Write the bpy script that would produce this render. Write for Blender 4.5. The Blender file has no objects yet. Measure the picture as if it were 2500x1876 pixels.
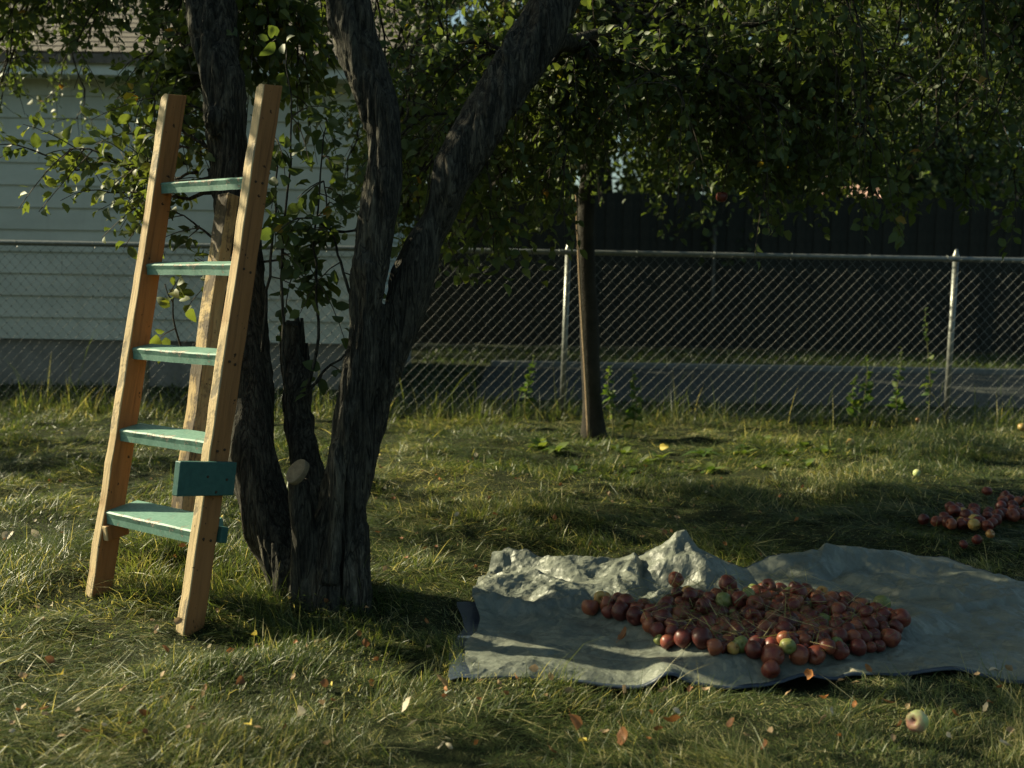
import bpy, math, random
import numpy as np
from mathutils import Vector, Matrix

R = math.radians
rng = np.random.default_rng(7)
random.seed(7)
SC = bpy.context.scene
COL = SC.collection

# ------------------------------------------------------------------ camera
CAM_H = 1.05
PITCH, ROLL = R(5.28), 0.0165
FPX = 2500.0                       # focal length in photograph pixels (2500 wide)
Fv = np.array([0, math.cos(PITCH), -math.sin(PITCH)])
Uv = np.array([0, math.sin(PITCH), math.cos(PITCH)])
Rv = np.array([1.0, 0, 0])
Rc = Rv * math.cos(ROLL) + Uv * math.sin(ROLL)
Uc = Uv * math.cos(ROLL) - Rv * math.sin(ROLL)
C0 = np.array([0, 0, CAM_H])
cd = bpy.data.cameras.new('camera')
cam = bpy.data.objects.new('camera', cd)
COL.objects.link(cam)
cd.sensor_width = 36.0
cd.lens = 36.0
cd.clip_start, cd.clip_end = 0.05, 600
cam.matrix_world = Matrix(((Rc[0], Uc[0], -Fv[0], C0[0]), (Rc[1], Uc[1], -Fv[1], C0[1]),
                           (Rc[2], Uc[2], -Fv[2], C0[2]), (0, 0, 0, 1)))
cd.dof.use_dof = True
cd.dof.focus_distance = 3.45
cd.dof.aperture_fstop = 3.2
SC.camera = cam

# ------------------------------------------------------------------ sky, sun, exposure
SUN_EL, SUN_BEHIND = R(31), R(20)
S = np.array([-math.cos(SUN_BEHIND) * math.cos(SUN_EL), math.sin(SUN_BEHIND) * math.cos(SUN_EL), math.sin(SUN_EL)])
w = bpy.data.worlds.new('World')
SC.world = w
w.use_nodes = True
nt = w.node_tree
sky = nt.nodes.new('ShaderNodeTexSky')
sky.sky_type = 'NISHITA'
sky.sun_disc = False
sky.sun_elevation = SUN_EL
sky.sun_rotation = math.atan2(S[0], S[1])
bg = nt.nodes['Background']
bg.inputs['Strength'].default_value = 0.066
sky.dust_density = 3.0
sky.ozone_density = 0.4
tintn = nt.nodes.new('ShaderNodeMix'); tintn.data_type = 'RGBA'; tintn.blend_type = 'MULTIPLY'
tintn.inputs[0].default_value = 1.0
tintn.inputs[7].default_value = (0.87, 1.0, 0.87, 1)      # the photograph's warm green white balance
nt.links.new(sky.outputs['Color'], tintn.inputs[6])
nt.links.new(tintn.outputs[2], bg.inputs['Color'])
sl = bpy.data.lights.new('sun', 'SUN')
sl.energy = 5.0
sl.angle = R(0.53)
sl.color = (1.0, 0.90, 0.60)
sun = bpy.data.objects.new('sun', sl)
COL.objects.link(sun)
sun.rotation_euler = Vector(S).to_track_quat('Z', 'Y').to_euler()
sun.location = (-8, 6, 9)
vs = SC.view_settings
SC.display_settings.display_device = 'sRGB'
vs.view_transform = 'Standard'
vs.look = 'None'
vs.exposure = 1.08
vs.gamma = 1.0
vs.use_curve_mapping = False
SC.cycles.use_denoising = True
SC.cycles.max_bounces = 6
SC.cycles.transmission_bounces = 4

# ------------------------------------------------------------------ picture -> place helpers
def W(px, py, D):
    """point at distance D (along y) seen at photograph pixel px,py"""
    d = Fv + (px - 1250) / FPX * Rc + (938 - py) / FPX * Uc
    return C0 + d * (D / d[1])
def G(px, py, z=0.0):
    d = Fv + (px - 1250) / FPX * Rc + (938 - py) / FPX * Uc
    return C0 + d * ((z - CAM_H) / d[2])

# ------------------------------------------------------------------ noise
def _h(ix, iy, iz, seed):
    n = (ix * 374761393 + iy * 668265263 + iz * 2147483647 + seed * 974711) & 0xFFFFFFFF
    n = ((n ^ (n >> 13)) * 1274126177) & 0xFFFFFFFF
    n = ((n ^ (n >> 16)) * 2246822519) & 0xFFFFFFFF
    return ((n ^ (n >> 15)) & 0xFFFFFF) / float(0xFFFFFF)
def vnoise(p, seed=0):
    p = np.asarray(p, float)
    if p.shape[1] == 2:
        p = np.c_[p, np.zeros(len(p))]
    i = np.floor(p).astype(np.int64)
    f = p - i
    f = f * f * (3 - 2 * f)
    r = 0
    for a in (0, 1):
        for b in (0, 1):
            for c in (0, 1):
                wgt = (f[:, 0] if a else 1 - f[:, 0]) * (f[:, 1] if b else 1 - f[:, 1]) * (f[:, 2] if c else 1 - f[:, 2])
                r = r + wgt * _h(i[:, 0] + a, i[:, 1] + b, i[:, 2] + c, seed)
    return r * 2 - 1
def fbm(p, seed=0, o=3):
    p = np.asarray(p, float)
    return sum(vnoise(p * 2 ** k, seed + k) * 0.5 ** k for k in range(o))
def facet(p, seed):
    """piecewise linear noise on a warped triangle lattice: flat facets meeting in creases"""
    p = np.asarray(p, float)
    q = p + 0.55 * np.c_[vnoise(p * 0.9, seed + 50), vnoise(p * 0.9 + 31.7, seed + 51)]
    s = (q[:, 0] + q[:, 1]) * 0.366
    u = q + s[:, None]
    i = np.floor(u).astype(np.int64)
    f = u - i
    z = np.zeros(len(p), np.int64)
    h00 = _h(i[:, 0], i[:, 1], z, seed); h11 = _h(i[:, 0] + 1, i[:, 1] + 1, z, seed)
    h10 = _h(i[:, 0] + 1, i[:, 1], z, seed); h01 = _h(i[:, 0], i[:, 1] + 1, z, seed)
    up = f[:, 0] > f[:, 1]
    r = np.where(up, h00 + (h10 - h00) * f[:, 0] + (h11 - h10) * f[:, 1], h00 + (h01 - h00) * f[:, 1] + (h11 - h01) * f[:, 0])
    return r * 2 - 1
def nrm(v):
    v = np.asarray(v, float)
    return v / np.maximum(np.linalg.norm(v, axis=-1, keepdims=True), 1e-9)
def gh(x, y):
    x = np.atleast_1d(np.asarray(x, float)); y = np.atleast_1d(np.asarray(y, float))
    near = np.clip(1.4 - np.hypot(x, y) / 14.0, 0, 1)
    mound = 0.085 * np.exp(-((x + 1.55) / .38) ** 2 - ((y - 3.55) / .45) ** 2)
    return mound + (0.028 * vnoise(np.c_[x, y] * 1.3, 3) + 0.026 * vnoise(np.c_[x, y] * 3.7, 4) + 0.017 * vnoise(np.c_[x, y] * 7.3, 6)) * near * (y < 8.8)

# ------------------------------------------------------------------ mesh helpers
def mesh_np(name, V, faces, smooth=False, attrs=None):
    """faces: list of int arrays (n,k)"""
    V = np.asarray(V, np.float32)
    me = bpy.data.meshes.new(name)
    me.vertices.add(len(V))
    me.vertices.foreach_set('co', V.ravel())
    loops = np.concatenate([np.asarray(f, np.int32).ravel() for f in faces])
    tot = np.concatenate([np.full(len(f), np.asarray(f).shape[1], np.int32) for f in faces])
    start = np.concatenate([[0], np.cumsum(tot)[:-1]]).astype(np.int32)
    me.loops.add(len(loops))
    me.loops.foreach_set('vertex_index', loops)
    me.polygons.add(len(tot))
    me.polygons.foreach_set('loop_start', start)
    me.polygons.foreach_set('loop_total', tot)
    me.polygons.foreach_set('use_smooth', np.full(len(tot), bool(smooth)))
    for k, a in (attrs or {}).items():
        at = me.attributes.new(k, 'FLOAT', 'POINT')
        at.data.foreach_set('value', np.asarray(a, np.float32))
    me.update(calc_edges=True)
    me.validate()
    return me
def obj(name, me, mat=None, parent=None, loc=None):
    if mat is not None and not me.materials:
        me.materials.append(mat)
    o = bpy.data.objects.new(name, me)
    COL.objects.link(o)
    if loc is not None:
        o.location = loc
    if parent is not None:
        o.parent = parent
        if parent.parent is None and loc is None:
            o.location = -Vector(parent.location)     # vertices are in world coordinates
    return o
def thing(name, label, cat, loc=(0, 0, 0), group=None):
    o = bpy.data.objects.new(name, None)
    COL.objects.link(o)
    o.location = loc
    o.empty_display_size = 0.1
    return tag(o, label, cat, group)
def tag(o, label, cat, group=None):
    o['label'] = label; o['category'] = cat
    if group: o['group'] = group
    return o
def kind(o, k):
    o['kind'] = k
    return o
def box_vf(lo, hi):
    x0, y0, z0 = lo; x1, y1, z1 = hi
    V = np.array([(x0, y0, z0), (x1, y0, z0), (x1, y1, z0), (x0, y1, z0), (x0, y0, z1), (x1, y0, z1), (x1, y1, z1), (x0, y1, z1)], float)
    F = np.array([(0, 3, 2, 1), (4, 5, 6, 7), (0, 1, 5, 4), (1, 2, 6, 5), (2, 3, 7, 6), (3, 0, 4, 7)])
    return V, F
def box(name, lo, hi, mat, parent=None, bevel=0.0):
    V, F = box_vf(lo, hi)
    o = obj(name, mesh_np(name, V, [F]), mat, parent)
    if bevel:
        m = o.modifiers.new('b', 'BEVEL'); m.width = bevel; m.segments = 2
    return o
def frames(P):
    P = np.asarray(P, float)
    T = nrm(np.gradient(P, axis=0))
    ref = np.array([0, 0, 1.0]) if abs(T[:, 2]).mean() < 0.8 else np.array([0, 1.0, 0])
    A = nrm(np.cross(T, ref)); B = np.cross(T, A)
    return A, B
def tube_vf(P, r, n=6, cap=True):
    P = np.asarray(P, float); r = np.broadcast_to(np.asarray(r, float), (len(P),))
    A, B = frames(P)
    th = np.arange(n) * 2 * math.pi / n
    V = (P[:, None] + r[:, None, None] * (np.cos(th)[None, :, None] * A[:, None] + np.sin(th)[None, :, None] * B[:, None])).reshape(-1, 3)
    k = np.arange(len(P) - 1)[:, None] * n; j = np.arange(n)[None]
    j2 = (j + 1) % n
    F = np.stack([k + j, k + j2, k + n + j2, k + n + j], -1).reshape(-1, 4)
    return V, F
def tubes(name, items, mat, parent=None, n=6, smooth=True, caps=True):
    Vs, Fs, off = [], [], 0
    T = []
    for P, r in items:
        V, F = tube_vf(P, r, n)
        Vs.append(V); Fs.append(F + off)
        if caps:
            c0 = off + len(V); Vs.append(np.array([P[0], P[-1]], float))
            j = np.arange(n)
            T.append(np.stack([np.full(n, c0), off + (j + 1) % n, off + j], -1))
            e = off + len(V) - n
            T.append(np.stack([np.full(n, c0 + 1), e + j, e + (j + 1) % n], -1))
            off += 2
        off += len(V)
    fs = [np.concatenate(Fs)] + ([np.concatenate(T)] if T else [])
    return obj(name, mesh_np(name, np.concatenate(Vs), fs, smooth), mat, parent)
def smooth_line(P, n):
    P = np.asarray(P, float)
    t = np.r_[0, np.cumsum(np.linalg.norm(np.diff(P[:, :3], axis=0), axis=1))]
    tt = np.linspace(0, t[-1], n)
    # Catmull-Rom through the points
    out = []
    for x in tt:
        i = min(max(np.searchsorted(t, x) - 1, 0), len(P) - 2)
        u = (x - t[i]) / max(t[i + 1] - t[i], 1e-9)
        p0, p1, p2, p3 = P[max(i - 1, 0)], P[i], P[i + 1], P[min(i + 2, len(P) - 1)]
        out.append(0.5 * ((2 * p1) + (p2 - p0) * u + (2 * p0 - 5 * p1 + 4 * p2 - p3) * u * u + (3 * p1 - p0 - 3 * p2 + p3) * u ** 3))
    return np.array(out)

# ------------------------------------------------------------------ materials
class M:
    def __init__(s, name):
        s.m = bpy.data.materials.new(name); s.m.use_nodes = True
        s.t = s.m.node_tree; s.p = s.t.nodes['Principled BSDF']; s.out = s.t.nodes['Material Output']
    def n(s, typ, **kw):
        x = s.t.nodes.new('ShaderNode' + typ)
        for k, v in kw.items():
            if k in ('ins',):
                for a, b in v.items():
                    if hasattr(b, 'is_output') or isinstance(b, bpy.types.NodeSocket): s.t.links.new(b, x.inputs[a])
                    else: x.inputs[a].default_value = b
            else: setattr(x, k, v)
        return x
    def link(s, a, b): s.t.links.new(a, b)
    def coord(s, which='Object', scale=(1, 1, 1)):
        c = s.n('TexCoord')
        mp = s.n('Mapping'); mp.inputs['Scale'].default_value = scale
        s.link(c.outputs[which], mp.inputs['Vector'])
        return mp.outputs['Vector']
    def noise(s, vec, scale, detail=4, rough=0.6, dist=0.0):
        x = s.n('TexNoise', ins={'Vector': vec, 'Scale': scale, 'Detail': detail, 'Roughness': rough, 'Distortion': dist})
        return x.outputs['Fac']
    def ramp(s, fac, stops):
        x = s.n('ValToRGB')
        e = x.color_ramp.elements
        while len(e) < len(stops): e.new(0.5)
        for i, (p, c) in enumerate(stops):
            e[i].position = p; e[i].color = (*c, 1) if len(c) == 3 else c
        s.link(fac, x.inputs['Fac'])
        return x.outputs['Color']
    def mix(s, fac, a, b, mode='MIX'):
        x = s.n('Mix', data_type='RGBA', blend_type=mode)
        for k, v in ((0, fac), (6, a), (7, b)):
            if isinstance(v, bpy.types.NodeSocket): s.link(v, x.inputs[k])
            else: x.inputs[k].default_value = v if k == 0 else ((*v, 1) if len(v) == 3 else v)
        return x.outputs[2]
    def math(s, op, a, b=0.0, clamp=False):
        x = s.n('Math', operation=op, use_clamp=clamp)
        for k, v in ((0, a), (1, b)):
            if isinstance(v, bpy.types.NodeSocket): s.link(v, x.inputs[k])
            else: x.inputs[k].default_value = v
        return x.outputs[0]
    def attr(s, name): return s.n('Attribute', attribute_name=name).outputs['Fac']
    def base(s, c, rough=0.7, spec=0.3):
        if isinstance(c, bpy.types.NodeSocket): s.link(c, s.p.inputs['Base Color'])
        else: s.p.inputs['Base Color'].default_value = (*c, 1)
        if isinstance(rough, bpy.types.NodeSocket): s.link(rough, s.p.inputs['Roughness'])
        else: s.p.inputs['Roughness'].default_value = rough
        s.p.inputs['Specular IOR Level'].default_value = spec
        return s
    def bump(s, h, strength=0.5, dist=0.01):
        b = s.n('Bump', ins={'Height': h, 'Strength': strength, 'Distance': dist})
        s.link(b.outputs['Normal'], s.p.inputs['Normal'])
        return s
    def translucent(s, col, fac):
        t = s.n('BsdfTranslucent')
        if isinstance(col, bpy.types.NodeSocket): s.link(col, t.inputs['Color'])
        else: t.inputs['Color'].default_value = (*col, 1)
        x = s.n('MixShader'); x.inputs[0].default_value = fac
        s.link(s.p.outputs[0], x.inputs[1]); s.link(t.outputs[0], x.inputs[2])
        s.link(x.outputs[0], s.out.inputs['Surface'])
        return s

def mat_bark():
    m = M('bark')
    v = m.coord('Object', (1, 1, 0.16))
    a = m.noise(v, 75, 8, 0.72, 0.8); b = m.noise(m.coord('Object', (1, 1, .12)), 13, 5, .6, .4)
    p = m.noise(m.coord('Object', (1, 1, .45)), 150, 6, .7, .5)
    k = m.math('ADD', m.math('MULTIPLY', a, .72), m.math('MULTIPLY', p, .28))
    c = m.ramp(k, [(0.36, (0.013, 0.013, 0.011)), (0.48, (0.040, 0.037, 0.030)), (0.60, (0.088, 0.081, 0.063)), (0.70, (0.19, 0.172, 0.132))])
    bare = m.ramp(a, [(0.3, (0.028, 0.026, 0.021)), (0.52, (0.088, 0.080, 0.062)), (0.75, (0.22, 0.198, 0.152))])
    c = m.mix(m.ramp(b, [(0.52, (0, 0, 0)), (0.60, (1, 1, 1))]), c, bare)
    lich = m.noise(m.coord('Object'), 16, 6, .75)
    c = m.mix(m.ramp(lich, [(0.62, (0, 0, 0)), (0.72, (.4, .4, .4))]), c, (0.09, 0.105, 0.078))
    cr = m.math('ABSOLUTE', m.math('SUBTRACT', m.noise(m.coord('Object', (1, 1, .13)), 34, 3, .5, 1.2), .5))
    c = m.mix(m.ramp(cr, [(0.0, (.85, .85, .85)), (0.05, (0, 0, 0))]), c, (.010, .010, .009))
    m.base(c, 0.88, 0.2)
    m.bump(m.math('ADD', k, m.math('MULTIPLY', m.math('MINIMUM', cr, .06), 6.0)), 1.0, 0.014)
    return m.m
def mat_leaf(name, stops, trans=0.38):
    m = M(name)
    c = m.ramp(m.attr('tint'), stops)
    m.base(c, 0.52, 0.28)
    tc = m.mix(1.0, c, (1.75, 1.75, 0.65), 'MULTIPLY')
    m.translucent(tc, trans)
    return m.m
BARK = mat_bark()
LEAF = mat_leaf('leaf', [(0.0, (0.050, 0.072, 0.036)), (0.45, (0.074, 0.104, 0.040)), (0.85, (0.115, 0.140, 0.042)), (0.93, (0.20, 0.17, 0.03)), (1.0, (0.28, 0.13, 0.03))])
LEAF_DARK = mat_leaf('leaf_dark', [(0.0, (0.046, 0.068, 0.036)), (0.6, (0.066, 0.09, 0.042)), (1.0, (0.095, 0.12, 0.045))], 0.3)
TWIG = M('twig').base((0.055, 0.045, 0.033), 0.85, 0.2).m
def mat_grass():
    m = M('grass')
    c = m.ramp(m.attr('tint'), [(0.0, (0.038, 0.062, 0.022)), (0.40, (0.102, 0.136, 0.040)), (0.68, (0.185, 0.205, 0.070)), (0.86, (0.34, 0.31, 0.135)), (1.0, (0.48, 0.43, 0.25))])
    m.base(c, 0.42, 0.5)
    m.translucent(m.mix(1.0, c, (1.7, 1.6, 0.75), 'MULTIPLY'), 0.42)
    return m.m
GRASS = mat_grass()
def mat_soil():
    m = M('lawn_soil')
    v = m.coord('Object')
    a = m.noise(v, 9, 6, 0.7); b = m.noise(v, 60, 4)
    c = m.ramp(a, [(0.3, (0.012, 0.014, 0.007)), (0.55, (0.024, 0.030, 0.011)), (0.75, (0.045, 0.042, 0.018))])
    m.base(c, 0.95, 0.1).bump(b, 0.8, 0.02)
    return m.m
SOIL = mat_soil()
def mat_wood(name, base, dark, worn, wear, seed=0.0, axis=2, front=None):
    """painted or weathered timber, grain along the long (z) axis of the part"""
    m = M(name)
    sc = [26, 26, 26]; sc[axis] = 1.6
    c = m.n('TexCoord'); off = m.n('Mapping'); off.inputs['Location'].default_value = (seed, seed * 1.7, seed * .6)
    m.link(c.outputs['Object'], off.inputs['Vector'])
    mp = m.n('Mapping'); mp.inputs['Scale'].default_value = sc
    m.link(off.outputs['Vector'], mp.inputs['Vector'])
    g = m.noise(mp.outputs['Vector'], 2.2, 6, 0.65, 0.5)
    b = m.noise(off.outputs['Vector'], 5.5, 5, 0.7)
    sp = m.noise(off.outputs['Vector'], 42, 3, 0.6)
    col = m.ramp(g, [(0.25, dark), (0.48, base), (0.8, tuple(min(1, x * 1.22) for x in base))])
    gs = m.n('SeparateXYZ'); m.link(c.outputs['Generated'], gs.inputs[0])
    edge = m.math('MULTIPLY', m.ramp(gs.outputs['Y'], [(0.0, (1, 1, 1)), (0.10, (0, 0, 0))]), 0.17)
    wear_f = m.ramp(m.math('ADD', edge, m.math('ADD', m.math('MULTIPLY', b, 0.72), m.math('MULTIPLY', g, 0.36))), [(wear, (0, 0, 0)), (wear + 0.07, (1, 1, 1))])
    if front:      # the narrow outer face has lost its stain to the weather
        col = m.mix(m.ramp(gs.outputs['Y'], [(0.03, (1, 1, 1)), (0.07, (0, 0, 0))]), col, m.ramp(g, [(0.28, tuple(x * .55 for x in front)), (0.5, front), (0.8, tuple(x * 1.15 for x in front))]))
    col = m.mix(wear_f, col, m.ramp(g, [(0.3, tuple(x * 0.25 for x in worn)), (0.6, worn)]))
    spot = m.ramp(sp, [(0.28, (1, 1, 1)), (0.33, (0, 0, 0))])
    col = m.mix(spot, col, tuple(x * 0.3 for x in dark))
    m.base(col, 0.72, 0.3).bump(m.math('SUBTRACT', g, m.math('MULTIPLY', wear_f, 0.35)), 0.55, 0.006)
    return m.m
def mat_rung():
    """flaking green paint: the chips gather along the worn top edge"""
    m = M('flaking_green_paint')
    v = m.coord('Object')
    gx = m.n('SeparateXYZ'); m.link(m.n('TexCoord').outputs['Generated'], gx.inputs[0])
    a = m.noise(v, 21, 8, 0.75, 0.8); f = m.noise(v, 90, 4, 0.6)
    top = m.ramp(gx.outputs['Z'], [(0.45, (0, 0, 0)), (0.85, (1, 1, 1))])
    front = m.ramp(gx.outputs['Y'], [(0.0, (1, 1, 1)), (0.34, (0, 0, 0))])
    k = m.math('ADD', m.math('ADD', a, m.math('MULTIPLY', f, 0.12)), m.math('MULTIPLY', m.math('MULTIPLY', m.math('MULTIPLY', top, front), m.ramp(m.noise(v, 8, 4, .6), [(.42, (.1, .1, .1)), (.60, (1.1, 1.1, 1.1))])), 0.13))
    chip = m.ramp(k, [(0.70, (0, 0, 0)), (0.71, (1, 1, 1))])
    rim = m.ramp(k, [(0.685, (0, 0, 0)), (0.70, (1, 1, 1))])
    paint = m.ramp(f, [(0.3, (0.10, 0.215, 0.17)), (0.6, (0.155, 0.285, 0.23)), (0.8, (0.23, 0.35, 0.295))])
    under = m.ramp(m.noise(v, 45, 3), [(0.35, (0.10, 0.075, 0.05)), (0.5, (0.34, 0.30, 0.23)), (0.7, (0.50, 0.46, 0.38))])
    c = m.mix(rim, paint, (0.05, 0.09, 0.07))
    c = m.mix(chip, c, under)
    m.base(c, 0.55, 0.35).bump(m.math('SUBTRACT', 1.0, m.math('MULTIPLY', chip, 1.0)), 0.7, 0.004)
    return m.m
STILE = mat_wood('orange_brown_timber', (0.30, 0.135, 0.048), (0.17, 0.075, 0.028), (0.30, 0.24, 0.16), 0.70, front=(0.58, 0.43, 0.24))
LEGW = mat_wood('worn_timber', (0.58, 0.42, 0.21), (0.24, 0.13, 0.06), (0.16, 0.12, 0.08), 0.58, 3.1)
RUNG = mat_rung()
BLOCKG = M('dark_green_paint'); _v = BLOCKG.coord('Object')
BLOCKG.base(BLOCKG.ramp(BLOCKG.noise(_v, 40, 4), [(0.35, (0.020, 0.085, 0.075)), (0.7, (0.035, 0.115, 0.10))]), 0.5, 0.4).bump(BLOCKG.noise(_v, 90, 3), 0.2, 0.004); BLOCKG = BLOCKG.m

def mat_siding():
    m = M('siding'); v = m.coord('Object', (0.35, 1, 1))
    st_ = m.noise(m.coord('Object', (3.0, 1, .35)), 2.4, 6, 0.7)
    c = m.ramp(m.noise(v, 3.5, 6, 0.68), [(0.3, (0.44, 0.46, 0.40)), (0.7, (0.57, 0.59, 0.52))])
    m.base(m.mix(m.ramp(st_, [(.52, (0, 0, 0)), (.75, (.45, .45, .45))]), c, (.34, .35, .29)), 0.6, 0.3)
    return m.m
def mat_simple(name, lo, hi, scale, rough=0.85, bump=0.3, dist=0.006, spec=0.2):
    m = M(name); v = m.coord('Object')
    n_ = m.noise(v, scale, 6, 0.68)
    m.base(m.ramp(n_, [(0.32, lo), (0.68, hi)]), rough, spec).bump(m.noise(v, scale * 6, 4), bump, dist)
    return m.m
SIDING = mat_siding()
FOUND = mat_simple('foundation_concrete', (0.16, 0.155, 0.14), (0.27, 0.26, 0.235), 5)
FASCIA = mat_simple('fascia_paint', (0.55, 0.58, 0.54), (0.66, 0.69, 0.64), 4, 0.55, 0.1)
SHINGLE = mat_simple('asphalt_shingle', (0.10, 0.085, 0.07), (0.19, 0.165, 0.14), 14, 0.95, 0.6)
ASPHALT = mat_simple('asphalt', (0.028, 0.031, 0.027), (0.046, 0.050, 0.044), 6)
CONCRETE = mat_simple('concrete', (0.13, 0.135, 0.12), (0.20, 0.20, 0.185), 8)
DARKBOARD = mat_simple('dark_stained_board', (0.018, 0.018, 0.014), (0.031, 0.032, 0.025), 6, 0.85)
BRICK = mat_simple('pink_brick', (0.36, 0.22, 0.19), (0.46, 0.30, 0.26), 3)
WIREM = mat_simple('zinc_wire', (0.12, 0.125, 0.118), (0.19, 0.195, 0.185), 30, 0.5, 0.05, 0.002, 0.4)
def mat_galv():
    m = M('galvanised_steel'); v = m.coord('Object')
    m.base(m.ramp(m.noise(v, 30, 4), [(0.3, (0.15, 0.16, 0.15)), (0.7, (0.24, 0.25, 0.235))]), 0.42, 0.5)
    m.p.inputs['Metallic'].default_value = 0.55
    return m.m
GALV = mat_galv()
def mat_tarp():
    m = M('grey_tarp'); v = m.coord('Object')
    a = m.noise(v, 9, 6, 0.7, 0.4); b = m.noise(v, 70, 4, 0.6); dirt = m.noise(v, 3.2, 4, 0.7)
    c = m.ramp(a, [(0.28, (0.082, 0.092, 0.078)), (0.5, (0.128, 0.140, 0.116)), (0.72, (0.18, 0.19, 0.155))])
    c = m.mix(m.ramp(dirt, [(0.55, (0, 0, 0)), (0.75, (0.5, 0.5, 0.5))]), c, (0.17, 0.15, 0.11))
    m.base(c, m.ramp(b, [(0.3, (0.34,) * 3), (0.7, (0.54,) * 3)]), 0.45)
    warp = m.n('TexNoise', ins={'Vector': v, 'Scale': 6.0, 'Detail': 2.0})
    wv = m.n('VectorMath', operation='SCALE'); wv.inputs['Scale'].default_value = 0.16; m.link(warp.outputs['Color'], wv.inputs[0])
    av = m.n('VectorMath', operation='ADD'); m.link(v, av.inputs[0]); m.link(wv.outputs[0], av.inputs[1])
    nsum = m.n('NewGeometry').outputs['Normal']
    for sc_, am_ in ((9, .26), (21, .30), (52, .22)):
        vo = m.n('TexVoronoi', voronoi_dimensions='3D'); vo.inputs['Scale'].default_value = sc_; m.link(av.outputs[0], vo.inputs['Vector'])
        sb_ = m.n('VectorMath', operation='SUBTRACT'); m.link(vo.outputs['Color'], sb_.inputs[0]); sb_.inputs[1].default_value = (.5, .5, .5)
        sc2 = m.n('VectorMath', operation='SCALE'); sc2.inputs['Scale'].default_value = am_; m.link(sb_.outputs[0], sc2.inputs[0])
        ad = m.n('VectorMath', operation='ADD'); m.link(nsum, ad.inputs[0]); m.link(sc2.outputs[0], ad.inputs[1]); nsum = ad.outputs[0]
    nn_ = m.n('VectorMath', operation='NORMALIZE'); m.link(nsum, nn_.inputs[0])
    ve = m.n('TexVoronoi', voronoi_dimensions='3D', feature='DISTANCE_TO_EDGE'); ve.inputs['Scale'].default_value = 9.0; m.link(av.outputs[0], ve.inputs['Vector'])
    crease = m.math('MULTIPLY', m.math('MINIMUM', ve.outputs['Distance'], .12), 1.6)
    bp = m.n('Bump', ins={'Height': m.math('ADD', crease, m.math('ADD', m.math('MULTIPLY', a, 1.0), m.math('MULTIPLY', b, 0.35))), 'Strength': 0.55, 'Distance': 0.01, 'Normal': nn_.outputs[0]})
    m.link(bp.outputs['Normal'], m.p.inputs['Normal'])
    return m.m
TARP = mat_tarp()
NAVY = mat_simple('navy_tarp_back', (0.016, 0.026, 0.045), (0.035, 0.05, 0.075), 12, 0.4, 0.3, 0.006, 0.5)
def mat_apple(name, a, b, c, blush):
    m = M(name); co = m.n('TexCoord')
    oi = m.n('ObjectInfo')
    add = m.n('VectorMath', operation='ADD')
    sc = m.n('VectorMath', operation='SCALE'); sc.inputs['Scale'].default_value = 37.0
    cmb = m.n('CombineXYZ', ins={'X': oi.outputs['Random'], 'Y': oi.outputs['Random']})
    m.link(cmb.outputs[0], sc.inputs[0]); m.link(co.outputs['Object'], add.inputs[0]); m.link(sc.outputs[0], add.inputs[1])
    n1 = m.noise(add.outputs[0], 22, 4, 0.6); n2 = m.noise(add.outputs[0], 260, 2); n3 = m.noise(add.outputs[0], 55, 4, 0.7)
    k = m.math('ADD', n1, m.math('MULTIPLY', m.math('SUBTRACT', oi.outputs['Random'], 0.5), blush))
    col = m.ramp(k, [(0.34, a), (0.52, b), (0.70, c)])
    col = m.mix(m.ramp(n2, [(0.68, (0, 0, 0)), (0.74, (0.6, 0.6, 0.6))]), col, (0.45, 0.30, 0.16))
    col = m.mix(m.ramp(n3, [(0.68, (0, 0, 0)), (0.76, (0.8, 0.8, 0.8))]), col, (0.09, 0.05, 0.025))
    m.base(col, 0.42, 0.4)
    return m.m
APPLE_RED = mat_apple('apple_red', (0.068, 0.014, 0.011), (0.125, 0.024, 0.017), (0.22, 0.068, 0.032), 0.46)
APPLE_GREEN = mat_apple('apple_green', (0.10, 0.12, 0.03), (0.16, 0.18, 0.05), (0.25, 0.21, 0.07), 0.2)
APPLE_YELLOW = mat_apple('apple_yellow', (0.28, 0.11, 0.035), (0.38, 0.21, 0.06), (0.33, 0.26, 0.08), 0.2)
APPLE_PALE = mat_apple('apple_pale', (0.42, 0.20, 0.15), (0.50, 0.50, 0.22), (0.42, 0.50, 0.20), 0.2)
STEM = M('apple_stem').base((0.06, 0.04, 0.02), 0.9).m
def mat_dry(name, lo, hi):
    m = M(name); v = m.coord('Object')
    c = m.ramp(m.noise(v, 45, 4), [(0.3, lo), (0.7, hi)])
    m.base(c, 0.6, 0.3); m.translucent(c, 0.25)
    return m.m
DRY = {'tan': mat_dry('dry_leaf_tan', (0.26, 0.17, 0.09), (0.42, 0.30, 0.18)),
       'orange': mat_dry('dry_leaf_orange', (0.26, 0.095, 0.03), (0.40, 0.18, 0.06)),
       'brown': mat_dry('dry_leaf_brown', (0.14, 0.06, 0.025), (0.26, 0.12, 0.05)),
       'yellow': mat_dry('dry_leaf_yellow', (0.42, 0.31, 0.05), (0.56, 0.46, 0.10)),
       'pale': mat_dry('dry_leaf_pale', (0.40, 0.34, 0.24), (0.55, 0.48, 0.36))}

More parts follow.
